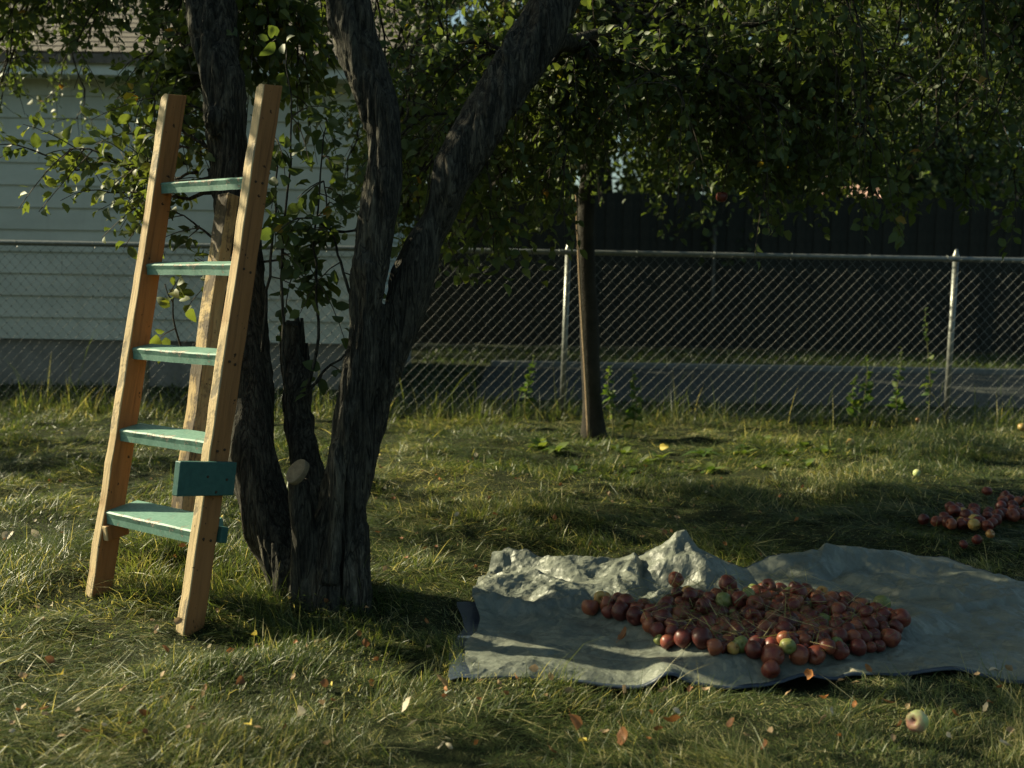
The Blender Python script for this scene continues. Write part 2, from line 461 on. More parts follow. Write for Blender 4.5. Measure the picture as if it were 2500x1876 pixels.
# ------------------------------------------------------------------ ground
def grid_mesh(name, xs, ys, zf):
    X, Y = np.meshgrid(xs, ys)
    V = np.c_[X.ravel(), Y.ravel(), zf(X.ravel(), Y.ravel())]
    nx = len(xs)
    i = (np.arange(len(ys) - 1)[:, None] * nx + np.arange(nx - 1)[None]).ravel()
    F = np.stack([i, i + 1, i + 1 + nx, i + nx], -1)
    return mesh_np(name, V, [F], True)
xs = np.r_[-300, -120, -50, -25, np.linspace(-12, 12, 321), 25, 50, 120, 300]
ys = np.r_[-200, -60, -20, -6, np.linspace(-1, 9.5, 180), np.linspace(10, 24, 15), 40, 80, 160, 400]
kind(obj('ground', grid_mesh('ground', xs, ys, gh), SOIL), 'structure')
kind(obj('road', mesh_np('road', [(-0.35, 9.7, .004), (80, 9.7, .004), (80, 13.9, .004), (-0.35, 13.9, .004)], [np.array([[0, 1, 2, 3]])]), ASPHALT), 'structure')
kerb = thing('kerb', 'low pale concrete kerb across the far side of the asphalt drive', 'kerb', (0, 14.0, 0))
kerb['kind'] = 'structure'
kx = -0.3
while kx < 14:
    o = box('kerb_stone', (kx + .004, 13.9, 0), (kx + 1.196, 14.06, 0.075), CONCRETE, kerb, 0.008); kx += 1.2

# ------------------------------------------------------------------ house with lap siding
HY = 10.4
def hz(py, px=450): return W(px, py, HY)[2]
HX1 = -1.40; HX0 = -9.0
house = thing('house', 'pale lap sided house with shingled roof behind the chain link fence', 'house', ((HX0 + HX1) / 2, HY, 0))
box('foundation', (HX0 + .03, HY + 0.03, -0.3), (HX1 - .03, HY + 4.0, 0.462), FOUND, house)
z0, EAVE = 0.47, 3.05
box('wall_body', (HX0 + .02, HY + 0.022, 0.468), (HX1 - 0.022, HY + 3.98, EAVE + .1), SIDING, house)
ncourse = 12
ch = (EAVE + 0.06 - z0) / ncourse
def siding(lo, hi, nrm_out):
    V = []
    for i in range(ncourse):
        b, t = z0 + i * ch, z0 + (i + 1) * ch + 0.01
        A0, A1 = np.array([*lo, 0.0]), np.array([*hi, 0.0]); ln_ = np.linalg.norm(A1 - A0)
        cuts = [0.0]; c_x = 1.1 + 2.3 * ((i * .618) % 1)
        while c_x < ln_ - .5: cuts.append(c_x); c_x += 3.66
        cuts.append(ln_)
        n = np.array([*nrm_out, 0.0])
        for q0, q1 in zip(cuts[:-1], cuts[1:]):
            a0 = np.array([A0 + (A1 - A0) * (q0 + .0015) / ln_, A0 + (A1 - A0) * (q1 - .0015) / ln_])
            jz = random.uniform(-.0015, .0015); jo = random.uniform(0, .0015)
            prof = [(0.021 + jo, b + jz), (0.023 + jo, b + 0.002 + jz), (0.005, t), (0.0, t), (0.0, b)]
            Vv = np.array([[*(a0[e] + n * d)[:2], z] for d, z in prof for e in (0, 1)])
            k = len(prof)
            F = np.array([[2 * j, 2 * j + 1, (2 * j + 3) % (2 * k), (2 * j + 2) % (2 * k)] for j in range(k)])
            obj('siding_plank', mesh_np('siding_plank', Vv, [F, np.array([[0, 2, 4, 6, 8], [9, 7, 5, 3, 1]])]), SIDING, house)
siding((HX1 - 0.09, HY), (HX0, HY), (0, -1))
siding((HX1, HY + 3.9), (HX1, HY + 0.09), (1, 0))
box('corner_trim', (HX1 - 0.088, HY - 0.034, z0), (HX1 + 0.034, HY + 0.088, EAVE - .005), FASCIA, house, 0.004)
OVH, SLOPE, RID = 0.32, 0.56, 2.1
ZE = EAVE + 0.0
box('soffit', (HX0 - .3, HY - OVH + .02, ZE), (HX1 + .28, HY - .005, ZE + 0.02), FASCIA, house)
box('fascia', (HX0 - .3, HY - OVH - 0.005, ZE - 0.012), (HX1 + .3, HY - OVH + 0.018, ZE + 0.175), FASCIA, house, 0.004)
roof_y0, roof_z0 = HY - OVH - 0.05, ZE + 0.18
ry1 = HY + RID; rz1 = roof_z0 + (ry1 - roof_y0) * SLOPE
rv = [(HX0 - .3, roof_y0, roof_z0), (HX1 + .3, roof_y0, roof_z0), (HX1 + .3, ry1, rz1), (HX0 - .3, ry1, rz1),
      (HX0 - .3, HY + 4.5, roof_z0 - .1), (HX1 + .3, HY + 4.5, roof_z0 - .1)]
rv += [(x, y, z - 0.09) for x, y, z in rv]
rf4 = np.array([(0, 1, 2, 3), (3, 2, 5, 4), (6, 9, 8, 7), (9, 10, 11, 8), (0, 6, 7, 1), (4, 5, 11, 10), (1, 7, 8, 2), (2, 8, 11, 5), (0, 3, 9, 6), (3, 4, 10, 9)])
roof = obj('roof', mesh_np('roof', rv, [rf4]), SHINGLE, house)
gv = [(HX1 - .03, HY + .03, EAVE + .1), (HX1 - .03, HY + 3.97, EAVE + .1), (HX1 - .03, ry1, rz1 - .1)]
obj('gable_wall', mesh_np('gable_wall', gv, [np.array([[0, 1, 2]])]), SIDING, house)
sl_ = math.hypot(1, SLOPE); su = np.array([0, 1 / sl_, SLOPE / sl_]); sn = np.array([0, -SLOPE / sl_, 1 / sl_])
EXPO, TABW = 0.165, 0.335
Lr = (ry1 - roof_y0) * sl_
tabs = []
sv, sf = box_vf((0, 0, 0), (TABW - 0.012, EXPO + 0.03, 0.011))
def roof_pt(p):
    return np.array([p[:, 0], roof_y0 + p[:, 1] * su[1] + p[:, 2] * sn[1], roof_z0 + p[:, 1] * su[2] + p[:, 2] * sn[2]]).T
variants = []
for k in range(5):
    b = sv.copy(); b[:, 0] += rng.uniform(-.004, .004, 8); b[[0, 1, 4, 5], 1] += rng.uniform(-.004, .004)
    b[[2, 3, 6, 7], 2] -= 0.009
    b = roof_pt(b) - np.array([0, roof_y0, roof_z0])
    variants.append(mesh_np('shingle', b, [sf])); variants[-1].materials.append(SHINGLE)
rest = []
nrow = int(Lr / EXPO)
cells = []
for r_ in range(nrow):
    o_ = (r_ * 0.41 % 1) * TABW
    x = HX1 + 0.28 - TABW + o_ * .5
    while x > HX0 - .2:
        cells.append((x, r_)); x -= TABW
cells.sort(key=lambda c: abs(c[0] + 3.4) + 0.0 * c[1])
for i, (x, r_) in enumerate(cells):
    base = roof_pt(np.array([[x, r_ * EXPO, 0.009]]))[0]
    if i < 290:
        o = bpy.data.objects.new('shingle', random.choice(variants)); COL.objects.link(o); o.parent = roof
        o.location = base
    else: rest.append(base)
sb = np.concatenate([roof_pt(sv) - np.array([0, roof_y0, roof_z0]) + b for b in rest])
sfF = np.concatenate([sf + 8 * i for i in range(len(rest))])
kind(obj('shingle_field', mesh_np('shingle_field', sb, [sfF]), SHINGLE, roof, (0, 0, 0)), 'stuff')

# ------------------------------------------------------------------ far side: dark board fence, brick house
BY = 18.6
bf = thing('board_fence', 'tall dark board fence in deep shade beyond the asphalt drive', 'fence', (5, BY, 0))
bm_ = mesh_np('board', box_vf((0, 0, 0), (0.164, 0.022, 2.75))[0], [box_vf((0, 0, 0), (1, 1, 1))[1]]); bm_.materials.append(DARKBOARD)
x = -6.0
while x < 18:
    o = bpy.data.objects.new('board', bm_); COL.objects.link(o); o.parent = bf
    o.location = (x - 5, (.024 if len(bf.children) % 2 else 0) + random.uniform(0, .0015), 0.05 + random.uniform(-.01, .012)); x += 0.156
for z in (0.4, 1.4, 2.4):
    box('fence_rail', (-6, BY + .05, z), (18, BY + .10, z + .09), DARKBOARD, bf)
tag(box('downpipe', (W(1735, 700, BY)[0], BY - .12, 0.9), (W(1735, 700, BY)[0] + .05, BY - .06, 2.2), mat_simple('dull_grey_metal', (0.07, 0.07, 0.06), (0.10, 0.10, 0.085), 8, .6)),
    'thin grey upright pipe in front of the dark board fence', 'pipe')
bh = thing('brick_house', 'pink brick house in sun far behind the dark board fence', 'house', (20, 34, 0))
box('wall', (12.0, 34, 0), (30, 42, 5.4), BRICK, bh)
box('stone_band', (11.97, 33.96, 3.72), (30, 33.995, 4.02), CONCRETE, bh)
box('roof', (11.6, 33.4, 5.42), (30.4, 43, 5.8), SHINGLE, bh)
for x in (14.0, 18.2):
    wn = box('window', (x, 33.95, 4.1), (x + 1.1, 33.99, 5.1), FASCIA, bh)
    wo = box('pane', (x + .08, 33.935, 4.18), (x + 1.02, 33.948, 5.02), mat_simple('dark_glass', (0.02, 0.025, 0.03), (0.03, 0.035, 0.04), 3, 0.1), wn)
    wo.location = (0, 0, 0)

# ------------------------------------------------------------------ chain link fence
FY = 8.25
FTOP = 1.352
clf = thing('chain_link_fence', 'galvanised chain link fence with round posts across the back of the lawn', 'fence', (0, FY, 0))
def fz(x): return FTOP + 0.0 * x
rail_items = [np.array([(-12, FY, fz(0)), (12, FY, fz(0))])]
V, F = tube_vf(np.array([(-12, FY, FTOP), (-4, FY, FTOP + .004), (4, FY, FTOP - .004), (12, FY, FTOP)]), 0.021, 12)
obj('top_rail', mesh_np('top_rail', V, [F], True), GALV, clf)
for i, (pt, pb) in enumerate([((372, 600), (352, 985)), ((1387, 622), (1371, 1030)), ((2333, 640), (2308, 1040))] ):
    a = W(pb[0], pb[1], FY + 0.05); b = W(pt[0], pt[1], FY + 0.05)
    a[2] = -0.1
    b = a + (b - a) * ((FTOP + 0.01 + .1) / (b[2] + .1))
    po = tubes('post', [(np.array([a, a * .5 + b * .5, b]), 0.023)], GALV, clf, 14)
    tp = nrm(b - a)
    cp = tubes('post_cap', [(np.array([b - tp * .012, b + tp * 0.02, b + tp * .034, b + tp * .058, b + tp * .07]), [0.027, 0.027, 0.018, 0.013, 0.006])], GALV, po, 12)
    cp.location = (0, 0, 0)
DX, DZ, NZ = 0.0415, 0.088, 15
wms = []
for ph in (0, 1):
    zz = FTOP - 0.005 - np.arange(2 * NZ + 1) * DZ / 2
    sg = np.where((np.arange(2 * NZ + 1) + ph) % 2 == 0, -1.0, 1.0)
    xx = sg * DX / 2 * 1.06; yy = sg * 0.003
    Vs, Fs, off = [], [], 0
    for k in range(len(zz) - 1):      # straight runs of the zigzag wire, with a short twist at each knuckle
        a = np.array([xx[k], -0.03 + yy[k], zz[k]]); b = np.array([xx[k + 1], -0.03 + yy[k + 1], zz[k + 1]])
        V, F = tube_vf(np.array([a + (b - a) * .02, b - (b - a) * .02]), 0.00145, 5)
        Vs.append(V); Fs.append(F + off); off += len(V)
        V, F = tube_vf(np.array([b + np.array([-sg[k + 1] * .004, -.003, .004]), b + np.array([sg[k + 1] * .0015, .003, -.004])]), 0.0019, 4)
        Vs.append(V); Fs.append(F + off); off += len(V)
    wm = mesh_np('wire', np.concatenate(Vs), [np.concatenate(Fs)]); wm.materials.append(WIREM); wms.append(wm)
for k in range(int(-5.2 / DX), int(5.2 / DX)):
    o = bpy.data.objects.new('wire', wms[k % 2]); COL.objects.link(o); o.parent = clf
    o.location = (k * DX + 0.02 + .003 * math.sin(k * .23), .006 * math.sin(k * .11) + random.uniform(-.003, .003), .007 * math.sin(k * .085) - .004 + random.uniform(-.002, .002))
th = np.linspace(0, 2 * math.pi, 13)
tm = None
for x in np.arange(-4.6, 4.7, 0.62):
    V, F = tube_vf(np.c_[0.0 * th, 0.026 * np.cos(th) - .002, 0.028 * np.sin(th) - .004], 0.0028, 5)
    if tm is None: tm = mesh_np('tie_wire', V, [F], True); tm.materials.append(GALV)
    o = bpy.data.objects.new('tie_wire', tm); COL.objects.link(o); o.parent = clf; o.location = (x, 0, FTOP)

# ------------------------------------------------------------------ leaves and twigs
LV = np.array([(0, 0, 0), (-.34, .30, .10), (0, .33, 0), (.34, .30, .10), (-.31, .66, .07), (0, .68, -.03), (.31, .66, .07), (0, 1.0, -.12)])
LF4 = np.array([(1, 2, 5, 4), (2, 3, 6, 5)]); LF3 = np.array([(0, 2, 1), (0, 3, 2), (4, 5, 7), (5, 6, 7)])
def leaf_batch(pos, axis, normal, size, tint, curl=None):
    n = len(pos)
    y = nrm(axis); x = nrm(np.cross(y, normal)); z = np.cross(x, y)
    t = np.repeat(LV[None], n, 0).copy()
    cu = rng.uniform(-.25, .35, n) if curl is None else curl
    t[:, :, 2] += (t[:, :, 1] ** 2) * -cu[:, None]
    t[:, :, 0] *= rng.uniform(.75, 1.1, n)[:, None]
    t[:, :, 2] *= rng.uniform(.5, 1.8, n)[:, None]
    t *= size[:, None, None]
    V = pos[:, None] + t[..., 0:1] * x[:, None] + t[..., 1:2] * y[:, None] + t[..., 2:3] * z[:, None]
    o = np.arange(n)[:, None, None] * 8
    return V.reshape(-1, 3), (LF4[None] + o).reshape(-1, 4), (LF3[None] + o).reshape(-1, 3), np.repeat(tint, 8)
class Foliage:
    """collects twigs with their leaves, then builds them"""
    def __init__(s): s.tw = []; s.lp = []; s.la = []; s.ln = []; s.ls = []; s.lt = []; s.br = []
    def twigs(s, base, d, L, K=12, size=0.055, droop=0.35, tint=(0.1, 0.8), rad=0.0030, keep=1.0):
        M_ = len(base); L = np.broadcast_to(L, (M_,)); d = nrm(d)
        side = nrm(np.cross(d, rng.normal(size=(M_, 3))))
        cv = rng.uniform(-.25, .25, M_)
        def pt(t):
            t = np.asarray(t)
            return base + d * (L * t)[:, None] + side * (cv * L * t * t)[:, None] + np.array([0, 0, -1.0]) * (droop * L * t * t)[:, None]
        T = np.linspace(0, 1, 5)
        s.tw.append((np.stack([pt(np.full(M_, t)) for t in T], 1), rad))
        for k in range(K):
            t = (k + rng.uniform(.1, .9, M_)) / K
            t = 0.12 + .88 * t
            p = pt(t); tan = nrm(pt(t + .05) - p)
            perp = nrm(np.cross(tan, rng.normal(size=(M_, 3))))
            ax = nrm(tan * .55 + perp * 1.0 + np.array([0, 0, -.35]) * rng.uniform(-.4, 1.6, M_)[:, None])
            nn = rng.normal(size=(M_, 3)) * .6 + np.array([0, -.15, .75])
            m = rng.random(M_) < keep
            s.lp.append((p + ax * .012)[m]); s.la.append(ax[m]); s.ln.append(nn[m])
            s.ls.append((size * 1.0 * rng.uniform(.6, 1.2, M_))[m])
            tt = rng.uniform(*tint, M_) ** 1.0
            yl = rng.random(M_) < 0.008
            s.lt.append(np.where(yl, rng.uniform(.9, 1.0, M_), tt)[m])
    def branch(s, a, b, arc=0.15, r0=0.016, r1=0.005, ntw=12, L=0.32, K=12, size=0.055, droop=.35, tint=(0.1, .8), t0=.3, spread=1.0, keep=1.0):
        a = np.asarray(a, float); b = np.asarray(b, float)
        t = np.linspace(0, 1, 9)[:, None]
        ln = np.linalg.norm(b - a)
        j = rng.normal(size=3) * ln * .06
        P = a + (b - a) * t + np.array([0, 0, 1.0]) * (arc * ln * 4 * t * (1 - t)) + j * np.sin(t * math.pi * 1.6)
        P[1:] += rng.normal(size=(8, 3)) * ln * .012
        s.br.append((P, np.linspace(r0, r1, 9)))
        tt = rng.uniform(t0, 1.0, ntw)
        q = np.array([np.interp(tt, t[:, 0], P[:, c]) for c in range(3)]).T
        tan = nrm(np.array([np.interp(np.minimum(tt + .05, 1.05), t[:, 0], P[:, c]) for c in range(3)]).T - q + 1e-6)
        dirs = tan * .6 + rng.normal(size=(ntw, 3)) * .6 * spread + np.array([0, 0, -.05])
        s.twigs(q, dirs, L * rng.uniform(.5, 1.2, ntw), K, size, droop, tint, keep=keep)
    def arrays(s):
        return [np.concatenate(x) for x in (s.lp, s.la, s.ln, s.ls, s.lt)]
    def build(s, root, mat, name='crown', n_single=0, score=None, twig_mat=None):
        pos, ax, nn, sz, ti = s.arrays()
        idx = np.arange(len(pos))
        if n_single:
            order = np.argsort(-score(pos, sz))
            single, idx = order[:n_single], order[n_single:]
            vm = []
            for k in range(12):
                tq = np.linspace(0, 1, 7); wq = .33 * np.sin(np.pi * tq ** .78) ** .75 * rng.uniform(.8, 1.15); wq[[0, -1]] = .006
                cu_, fo_ = rng.uniform(-.1, .45), rng.uniform(.1, .5)
                V = np.stack([np.c_[c_ * wq, tq, fo_ * np.abs(c_) * wq - cu_ * tq ** 2 + .04 * np.sin(9 * tq + k) * abs(c_)] for c_ in (-1, -.5, 0, .5, 1)], 1).reshape(-1, 3)
                i_ = (np.arange(6)[:, None] * 5 + np.arange(4)[None]).ravel()
                me = mesh_np('leaf', V, [np.stack([i_, i_ + 1, i_ + 6, i_ + 5], -1)], True, {'tint': np.full(len(V), 0.08 + .075 * k if k < 11 else .96)}); me.materials.append(mat); vm.append(me)
            for i in single:
                y = nrm(ax[i]); x = nrm(np.cross(y, nn[i])); z = np.cross(x, y)
                k = 11 if ti[i] > .88 else int(np.clip((ti[i] - .08) / .075, 0, 10))
                o = bpy.data.objects.new('leaf', vm[k]); COL.objects.link(o); o.parent = root
                mw = Matrix(((x[0], y[0], z[0], 0), (x[1], y[1], z[1], 0), (x[2], y[2], z[2], 0), (0, 0, 0, 1)))
                o.matrix_local = Matrix.Translation(Vector(pos[i]) - root.location) @ mw @ Matrix.Scale(float(sz[i]), 4)
        V, f4, f3, t = leaf_batch(pos[idx], ax[idx], nn[idx], sz[idx], ti[idx])
        kind(obj(name, mesh_np(name, V, [f4, f3], True, {'tint': t}), mat, root), 'stuff')
        # twigs, all in one mesh of thin three-sided tubes
        Vs, Fs, off = [], [], 0
        for P, rad in s.tw:
            m_, k_, _ = P.shape
            T = nrm(np.gradient(P, axis=1)); A = nrm(np.cross(T, np.array([.3, .5, .81]))); B = np.cross(T, A)
            rr = rad * np.linspace(1, .45, k_)[None, :, None]
            ring = np.stack([P + rr * (math.cos(q) * A + math.sin(q) * B) for q in (0, 2.094, 4.189)], 2)
            Vs.append(ring.reshape(-1, 3))
            b = (np.arange(m_)[:, None, None] * k_ + np.arange(k_ - 1)[None, :, None]) * 3
            j = np.arange(3)[None, None]; j2 = (j + 1) % 3
            Fs.append(np.stack([b + j, b + j2, b + 3 + j2, b + 3 + j], -1).reshape(-1, 4) + off); off += m_ * k_ * 3
        kind(obj('twigs', mesh_np('twigs', np.concatenate(Vs), [np.concatenate(Fs)]), twig_mat or TWIG, root), 'stuff')
        def bsc(it):
            P, r = it; d = np.maximum(P[:, 1], .5)
            u = (P[:, 0] / d) * FPX + 1250; v_ = 708 - (P[:, 2] - CAM_H) / d * FPX
            return (((u > 0) & (u < 2500) & (v_ > 0) & (v_ < 1500)) * r / d).sum()
        br = sorted(s.br, key=bsc, reverse=True)
        for P, r in br[:285]:
            tubes('branch', [(P, r)], BARK, root, 6)
        if br[285:]:
            kind(tubes('small_branches', br[285:], BARK, root, 5), 'stuff')

# ------------------------------------------------------------------ apple tree: trunk
def L3(rows):          # (px, py, D, radius px) -> points, radii
    P = np.array([W(a, b, d) for a, b, d, r in rows]); r = np.array([r * .93 * d / FPX for a, b, d, r in rows])
    return np.c_[P, r]
strands = {
 'left': [(742, 1510, 3.54, 96), (716, 1400, 3.56, 84), (656, 1270, 3.60, 66), (614, 1120, 3.64, 66), (606, 950, 3.68, 63), (596, 800, 3.71, 60), (588, 650, 3.75, 57), (575, 520, 3.79, 55), (558, 400, 3.79, 55), (546, 290, 3.78, 58), (543, 200, 3.78, 54), (525, 90, 3.84, 56), (515, -20, 3.92, 58), (500, -200, 3.95, 54), (470, -420, 3.95, 46)],
 'mid': [(800, 1490, 3.55, 88), (805, 1380, 3.55, 66), (828, 1250, 3.55, 52), (850, 1120, 3.55, 48), (868, 1000, 3.56, 47), (886, 850, 3.57, 46), (900, 700, 3.58, 47), (914, 610, 3.59, 44), (924, 540, 3.59, 43), (938, 450, 3.6, 46), (940, 330, 3.61, 45), (925, 265, 3.62, 50), (896, 190, 3.63, 50), (868, 90, 3.64, 52), (846, -10, 3.65, 52), (800, -200, 3.68, 46), (770, -420, 3.7, 38)],
 'right': [(815, 1490, 3.62, 80), (835, 1350, 3.62, 55), (860, 1200, 3.62, 54), (902, 1000, 3.65, 54), (958, 850, 3.66, 57), (1000, 700, 3.67, 57), (1030, 610, 3.68, 52), (1070, 530, 3.69, 50), (1098, 450, 3.68, 53), (1132, 380, 3.7, 56), (1180, 300, 3.73, 62), (1240, 200, 3.78, 62), (1296, 100, 3.84, 64), (1350, 0, 3.9, 60), (1450, -180, 4.0, 54), (1560, -400, 4.1, 46)],
 'dead': [(712, 790, 3.75, 24), (716, 850, 3.75, 29), (722, 930, 3.74, 31), (730, 1020, 3.73, 33), (742, 1100, 3.7, 38), (752, 1200, 3.67, 46), (756, 1330, 3.63, 56), (758, 1480, 3.62, 70)],
 'stub': [(729, 1174, 3.475, 24), (732, 1225, 3.48, 29), (740, 1300, 3.49, 33), (745, 1400, 3.51, 38), (748, 1500, 3.52, 46)],
 'flare': [(580, 1080, 3.56, 13), (606, 1180, 3.50, 17), (632, 1290, 3.46, 20), (656, 1390, 3.43, 23), (672, 1480, 3.41, 27)],
 'flare2': [(868, 1200, 3.55, 24), (866, 1330, 3.52, 30), (868, 1420, 3.5, 36), (872, 1500, 3.5, 40)],
 'ridge': [(905, 640, 3.52, 15), (890, 760, 3.5, 17), (872, 900, 3.49, 17), (850, 1020, 3.48, 18), (822, 1160, 3.47, 17), (808, 1280, 3.46, 16), (800, 1420, 3.46, 20)],
 'peel': [(462, -30, 3.83, 12), (474, 60, 3.80, 13), (488, 140, 3.76, 14), (506, 215, 3.73, 16), (515, 270, 3.73, 20), (512, 330, 3.74, 12)],
 'knot': [(522, 262, 3.72, 24), (518, 300, 3.71, 30), (526, 340, 3.73, 20)],
 'knot2': [(505, 405, 3.78, 12), (512, 440, 3.77, 15), (522, 480, 3.78, 14)],
}
for k_ in ('mid', 'right', 'stub', 'ridge', 'flare2'):
    strands[k_] = [(a, b, d - .20, r) for a, b, d, r in strands[k_]]
for k_ in ('left', 'dead'):
    strands[k_] = [(a, b, d - .12 * max(0, min(1, (b - 400) / 700)), r) for a, b, d, r in strands[k_]]
Vs, Fs, off = [], [], 0
T3 = []
for k, rows in strands.items():
    S4 = smooth_line(L3(rows), 8 * len(rows))
    V, F = tube_vf(S4[:, :3], S4[:, 3], 16)
    Vs.append(V); Fs.append(F + off)
    c = off + len(V); Vs.append(S4[[0, -1], :3]); j = np.arange(16)
    T3.append(np.stack([np.full(16, c), off + (j + 1) % 16, off + j], -1)); e = off + len(V) - 16
    T3.append(np.stack([np.full(16, c + 1), e + j, e + (j + 1) % 16], -1))
    off += len(V) + 2
raw = mesh_np('raw_trunk', np.concatenate(Vs), [np.concatenate(Fs), np.concatenate(T3)])
tmp = bpy.data.objects.new('raw_trunk', raw); COL.objects.link(tmp)
md = tmp.modifiers.new('r', 'REMESH'); md.mode = 'VOXEL'; md.voxel_size = 0.0068
md2 = tmp.modifiers.new('s', 'SMOOTH'); md2.iterations = 3; md2.factor = .5
dg = bpy.context.evaluated_depsgraph_get()
trunk_me = bpy.data.meshes.new_from_object(tmp.evaluated_get(dg)); trunk_me.name = 'trunk'
bpy.data.objects.remove(tmp); bpy.data.meshes.remove(raw)
n_ = len(trunk_me.vertices)
co = np.empty(n_ * 3, np.float32); trunk_me.vertices.foreach_get('co', co); co = co.reshape(-1, 3).astype(float)
no = np.empty(n_ * 3, np.float32); trunk_me.vertices.foreach_get('normal', no); no = no.reshape(-1, 3)
q = co + 0.035 * np.c_[vnoise(co * 3, 20), vnoise(co * 3, 21), np.zeros(n_)]
flute = 1 - np.abs(vnoise(q * np.array([13, 13, 1.0]), 10)) * 2
rid = 1 - np.abs(vnoise(q * np.array([34, 34, 3.2]), 11)) * 2
rid2 = 1 - np.abs(vnoise(q * np.array([70, 70, 13]), 13)) * 2
rough_ = np.clip(.5 + 1.6 * vnoise(q * np.array([6, 6, 1.5]), 15), 0.1, 1)
crack = np.exp(-(vnoise(q * np.array([24, 24, 2.6]), 16) / .17) ** 2)
crack2 = np.exp(-(vnoise(q * np.array([46, 46, 9]), 17) / .20) ** 2)
disp = (0.016 * vnoise(co * np.array([8, 8, 3.2]), 12) + (.012 + .016 * np.clip(1 - co[:, 2] / .5, 0, 1)) * (flute - .25)
        + rough_ * (0.006 * (rid - .25) + 0.004 * (rid2 - .25) - .011 * crack - .005 * crack2))
co2 = co + no * disp[:, None]
trunk_me.vertices.foreach_set('co', co2.astype(np.float32).ravel())
trunk_me.polygons.foreach_set('use_smooth', np.ones(len(trunk_me.polygons), bool))
trunk_me.update()
AT = W(760, 1440, 3.6); AT[2] = 0
tree = thing('apple_tree', 'old gnarled apple tree with forked trunk beside the ladder', 'tree', tuple(AT))
trunk_me.materials.clear()
obj('trunk', trunk_me, BARK, tree)
# pale sawn face of the low stub, tilted up towards the camera's left
CUT = M('sawn_wood'); cv_ = CUT.coord('Object')
CUT.base(CUT.ramp(CUT.math('ADD', CUT.math('MULTIPLY', CUT.noise(cv_, 60, 5, .7), .8), CUT.math('MULTIPLY', CUT.noise(cv_, 260, 3, .6), .2)), [(0.3, (0.12, 0.095, 0.062)), (0.7, (0.27, 0.21, 0.135))]), 0.85, .2).bump(CUT.noise(cv_, 150, 3), .6, .004)
c_ = W(722, 1150, 3.235); n_cut = nrm(np.array([-.40, -.76, .50])); a_ = nrm(np.cross(n_cut, [0.45, 0, 1])); b_ = np.cross(n_cut, a_)
th = np.linspace(0, 2 * math.pi, 29)[:-1]
rim = lambda s, d: np.array([c_ + s * (1 + .03 * math.sin(3 * t + 1)) * (0.030 * math.cos(t) * a_ + 0.044 * math.sin(t) * b_) + n_cut * d for t in th])
V = np.concatenate([rim(.97, -.022), rim(1.01, -.004), rim(.96, .0015), rim(.5, .002), [c_ + n_cut * .0025]])
k = 28; j = np.arange(k); j2 = (j + 1) % k
Fq = np.concatenate([np.stack([q * k + j, q * k + j2, (q + 1) * k + j2, (q + 1) * k + j], -1) for q in range(3)])
Ft = np.stack([3 * k + j, 3 * k + j2, np.full(k, 4 * k)], -1)
obj('sawn_face', mesh_np('sawn_face', V, [Fq, Ft]), CUT.m, tree)
# jagged slivers on the dead upright stub
for (px, py, h, r, dx) in [(690, 815, 50, 9, -3), (703, 800, 60, 10, 0), (722, 795, 70, 13, 3), (732, 800, 78, 9, 5), (748, 850, 40, 7, 1)]:
    a = W(px + 6, py + 90, 3.73); b = W(px + dx, py - h * .3, 3.73)
    tubes('splinter', [(np.array([a, a * .5 + b * .5, b]), [r * 3.73 / FPX, r * 3.73 / FPX, r * .45 * 3.73 / FPX])], BARK, tree, 5, False)

# limbs that go on above the picture
def limb(a, b, r0, r1, arc=.1):
    a = np.asarray(a, float); b = np.asarray(b, float); t = np.linspace(0, 1, 12)[:, None]; ln = np.linalg.norm(b - a)
    P = a + (b - a) * t + np.array([0, 0, 1.]) * arc * ln * 4 * t * (1 - t) + rng.normal(size=(12, 3)) * .012 * ln * (t > 0)
    tubes('limb', [(P, np.linspace(r0, r1, 12))], BARK, tree, 10)
    return P
EL = W(470, -420, 3.95); EM = W(770, -420, 3.7); ER = W(1560, -400, 4.1)
limbs = [limb(W(505, -150, 3.94), (-3.3, 3.9, 3.15), .06, .02, .12), limb(W(480, -380, 3.95), (-1.7, 5.2, 4.2), .06, .02, .05), limb(W(775, -380, 3.7), (-.2, 5.0, 4.1), .055, .02, .05),
         limb(W(790, -300, 3.7), (-.6, 2.4, 3.5), .05, .02, .1), limb(W(1500, -280, 4.05), (2.6, 4.6, 2.7), .065, .018, .14), limb(W(1550, -380, 4.1), (1.5, 5.9, 3.3), .05, .018, .1),
         limb(W(1270, 150, 3.82), (1.25, 5.4, 2.15), .04, .012, .1), limb(W(1560, -400, 4.1), (1.9, 3.2, 3.6), .05, .015, .1)]

F1 = Foliage()
# low spray left of the ladder
F1.branch(W(540, 430, 3.86), W(150, 395, 3.95), .02, .011, .003, 14, .26, 10, .050, .25, (.45, .87), .25)
F1.branch(W(540, 470, 3.9), W(240, 470, 4.05), -.02, .009, .003, 8, .22, 9, .050, .3, (.4, .87), .3)
F1.branch(W(530, 380, 3.86), W(300, 300, 3.9), .05, .008, .003, 8, .22, 10, .056, .25, (.3, .85), .3)
F1.branch(W(250, 400, 3.95), W(20, 380, 4.0), .03, .005, .002, 4, .12, 8, .052, .3, (.35, .85), .4)
F1.branch(W(540, 300, 3.9), W(360, 230, 4.0), .06, .008, .003, 9, .24, 10, .052, .25, (.2, .75), .3)
F1.branch(W(560, 600, 3.85), W(420, 520, 3.9), .05, .006, .002, 4, .16, 8, .055, .3, (.2, .6), .3)
for a, b in [((480, 900), (390, 700)), ((560, 860), (520, 600))]:
    F1.branch(W(*a, 3.8), W(*b, 3.78), .02, .005, .002, 3, .14, 7, .055, .3, (.55, .88), .4)
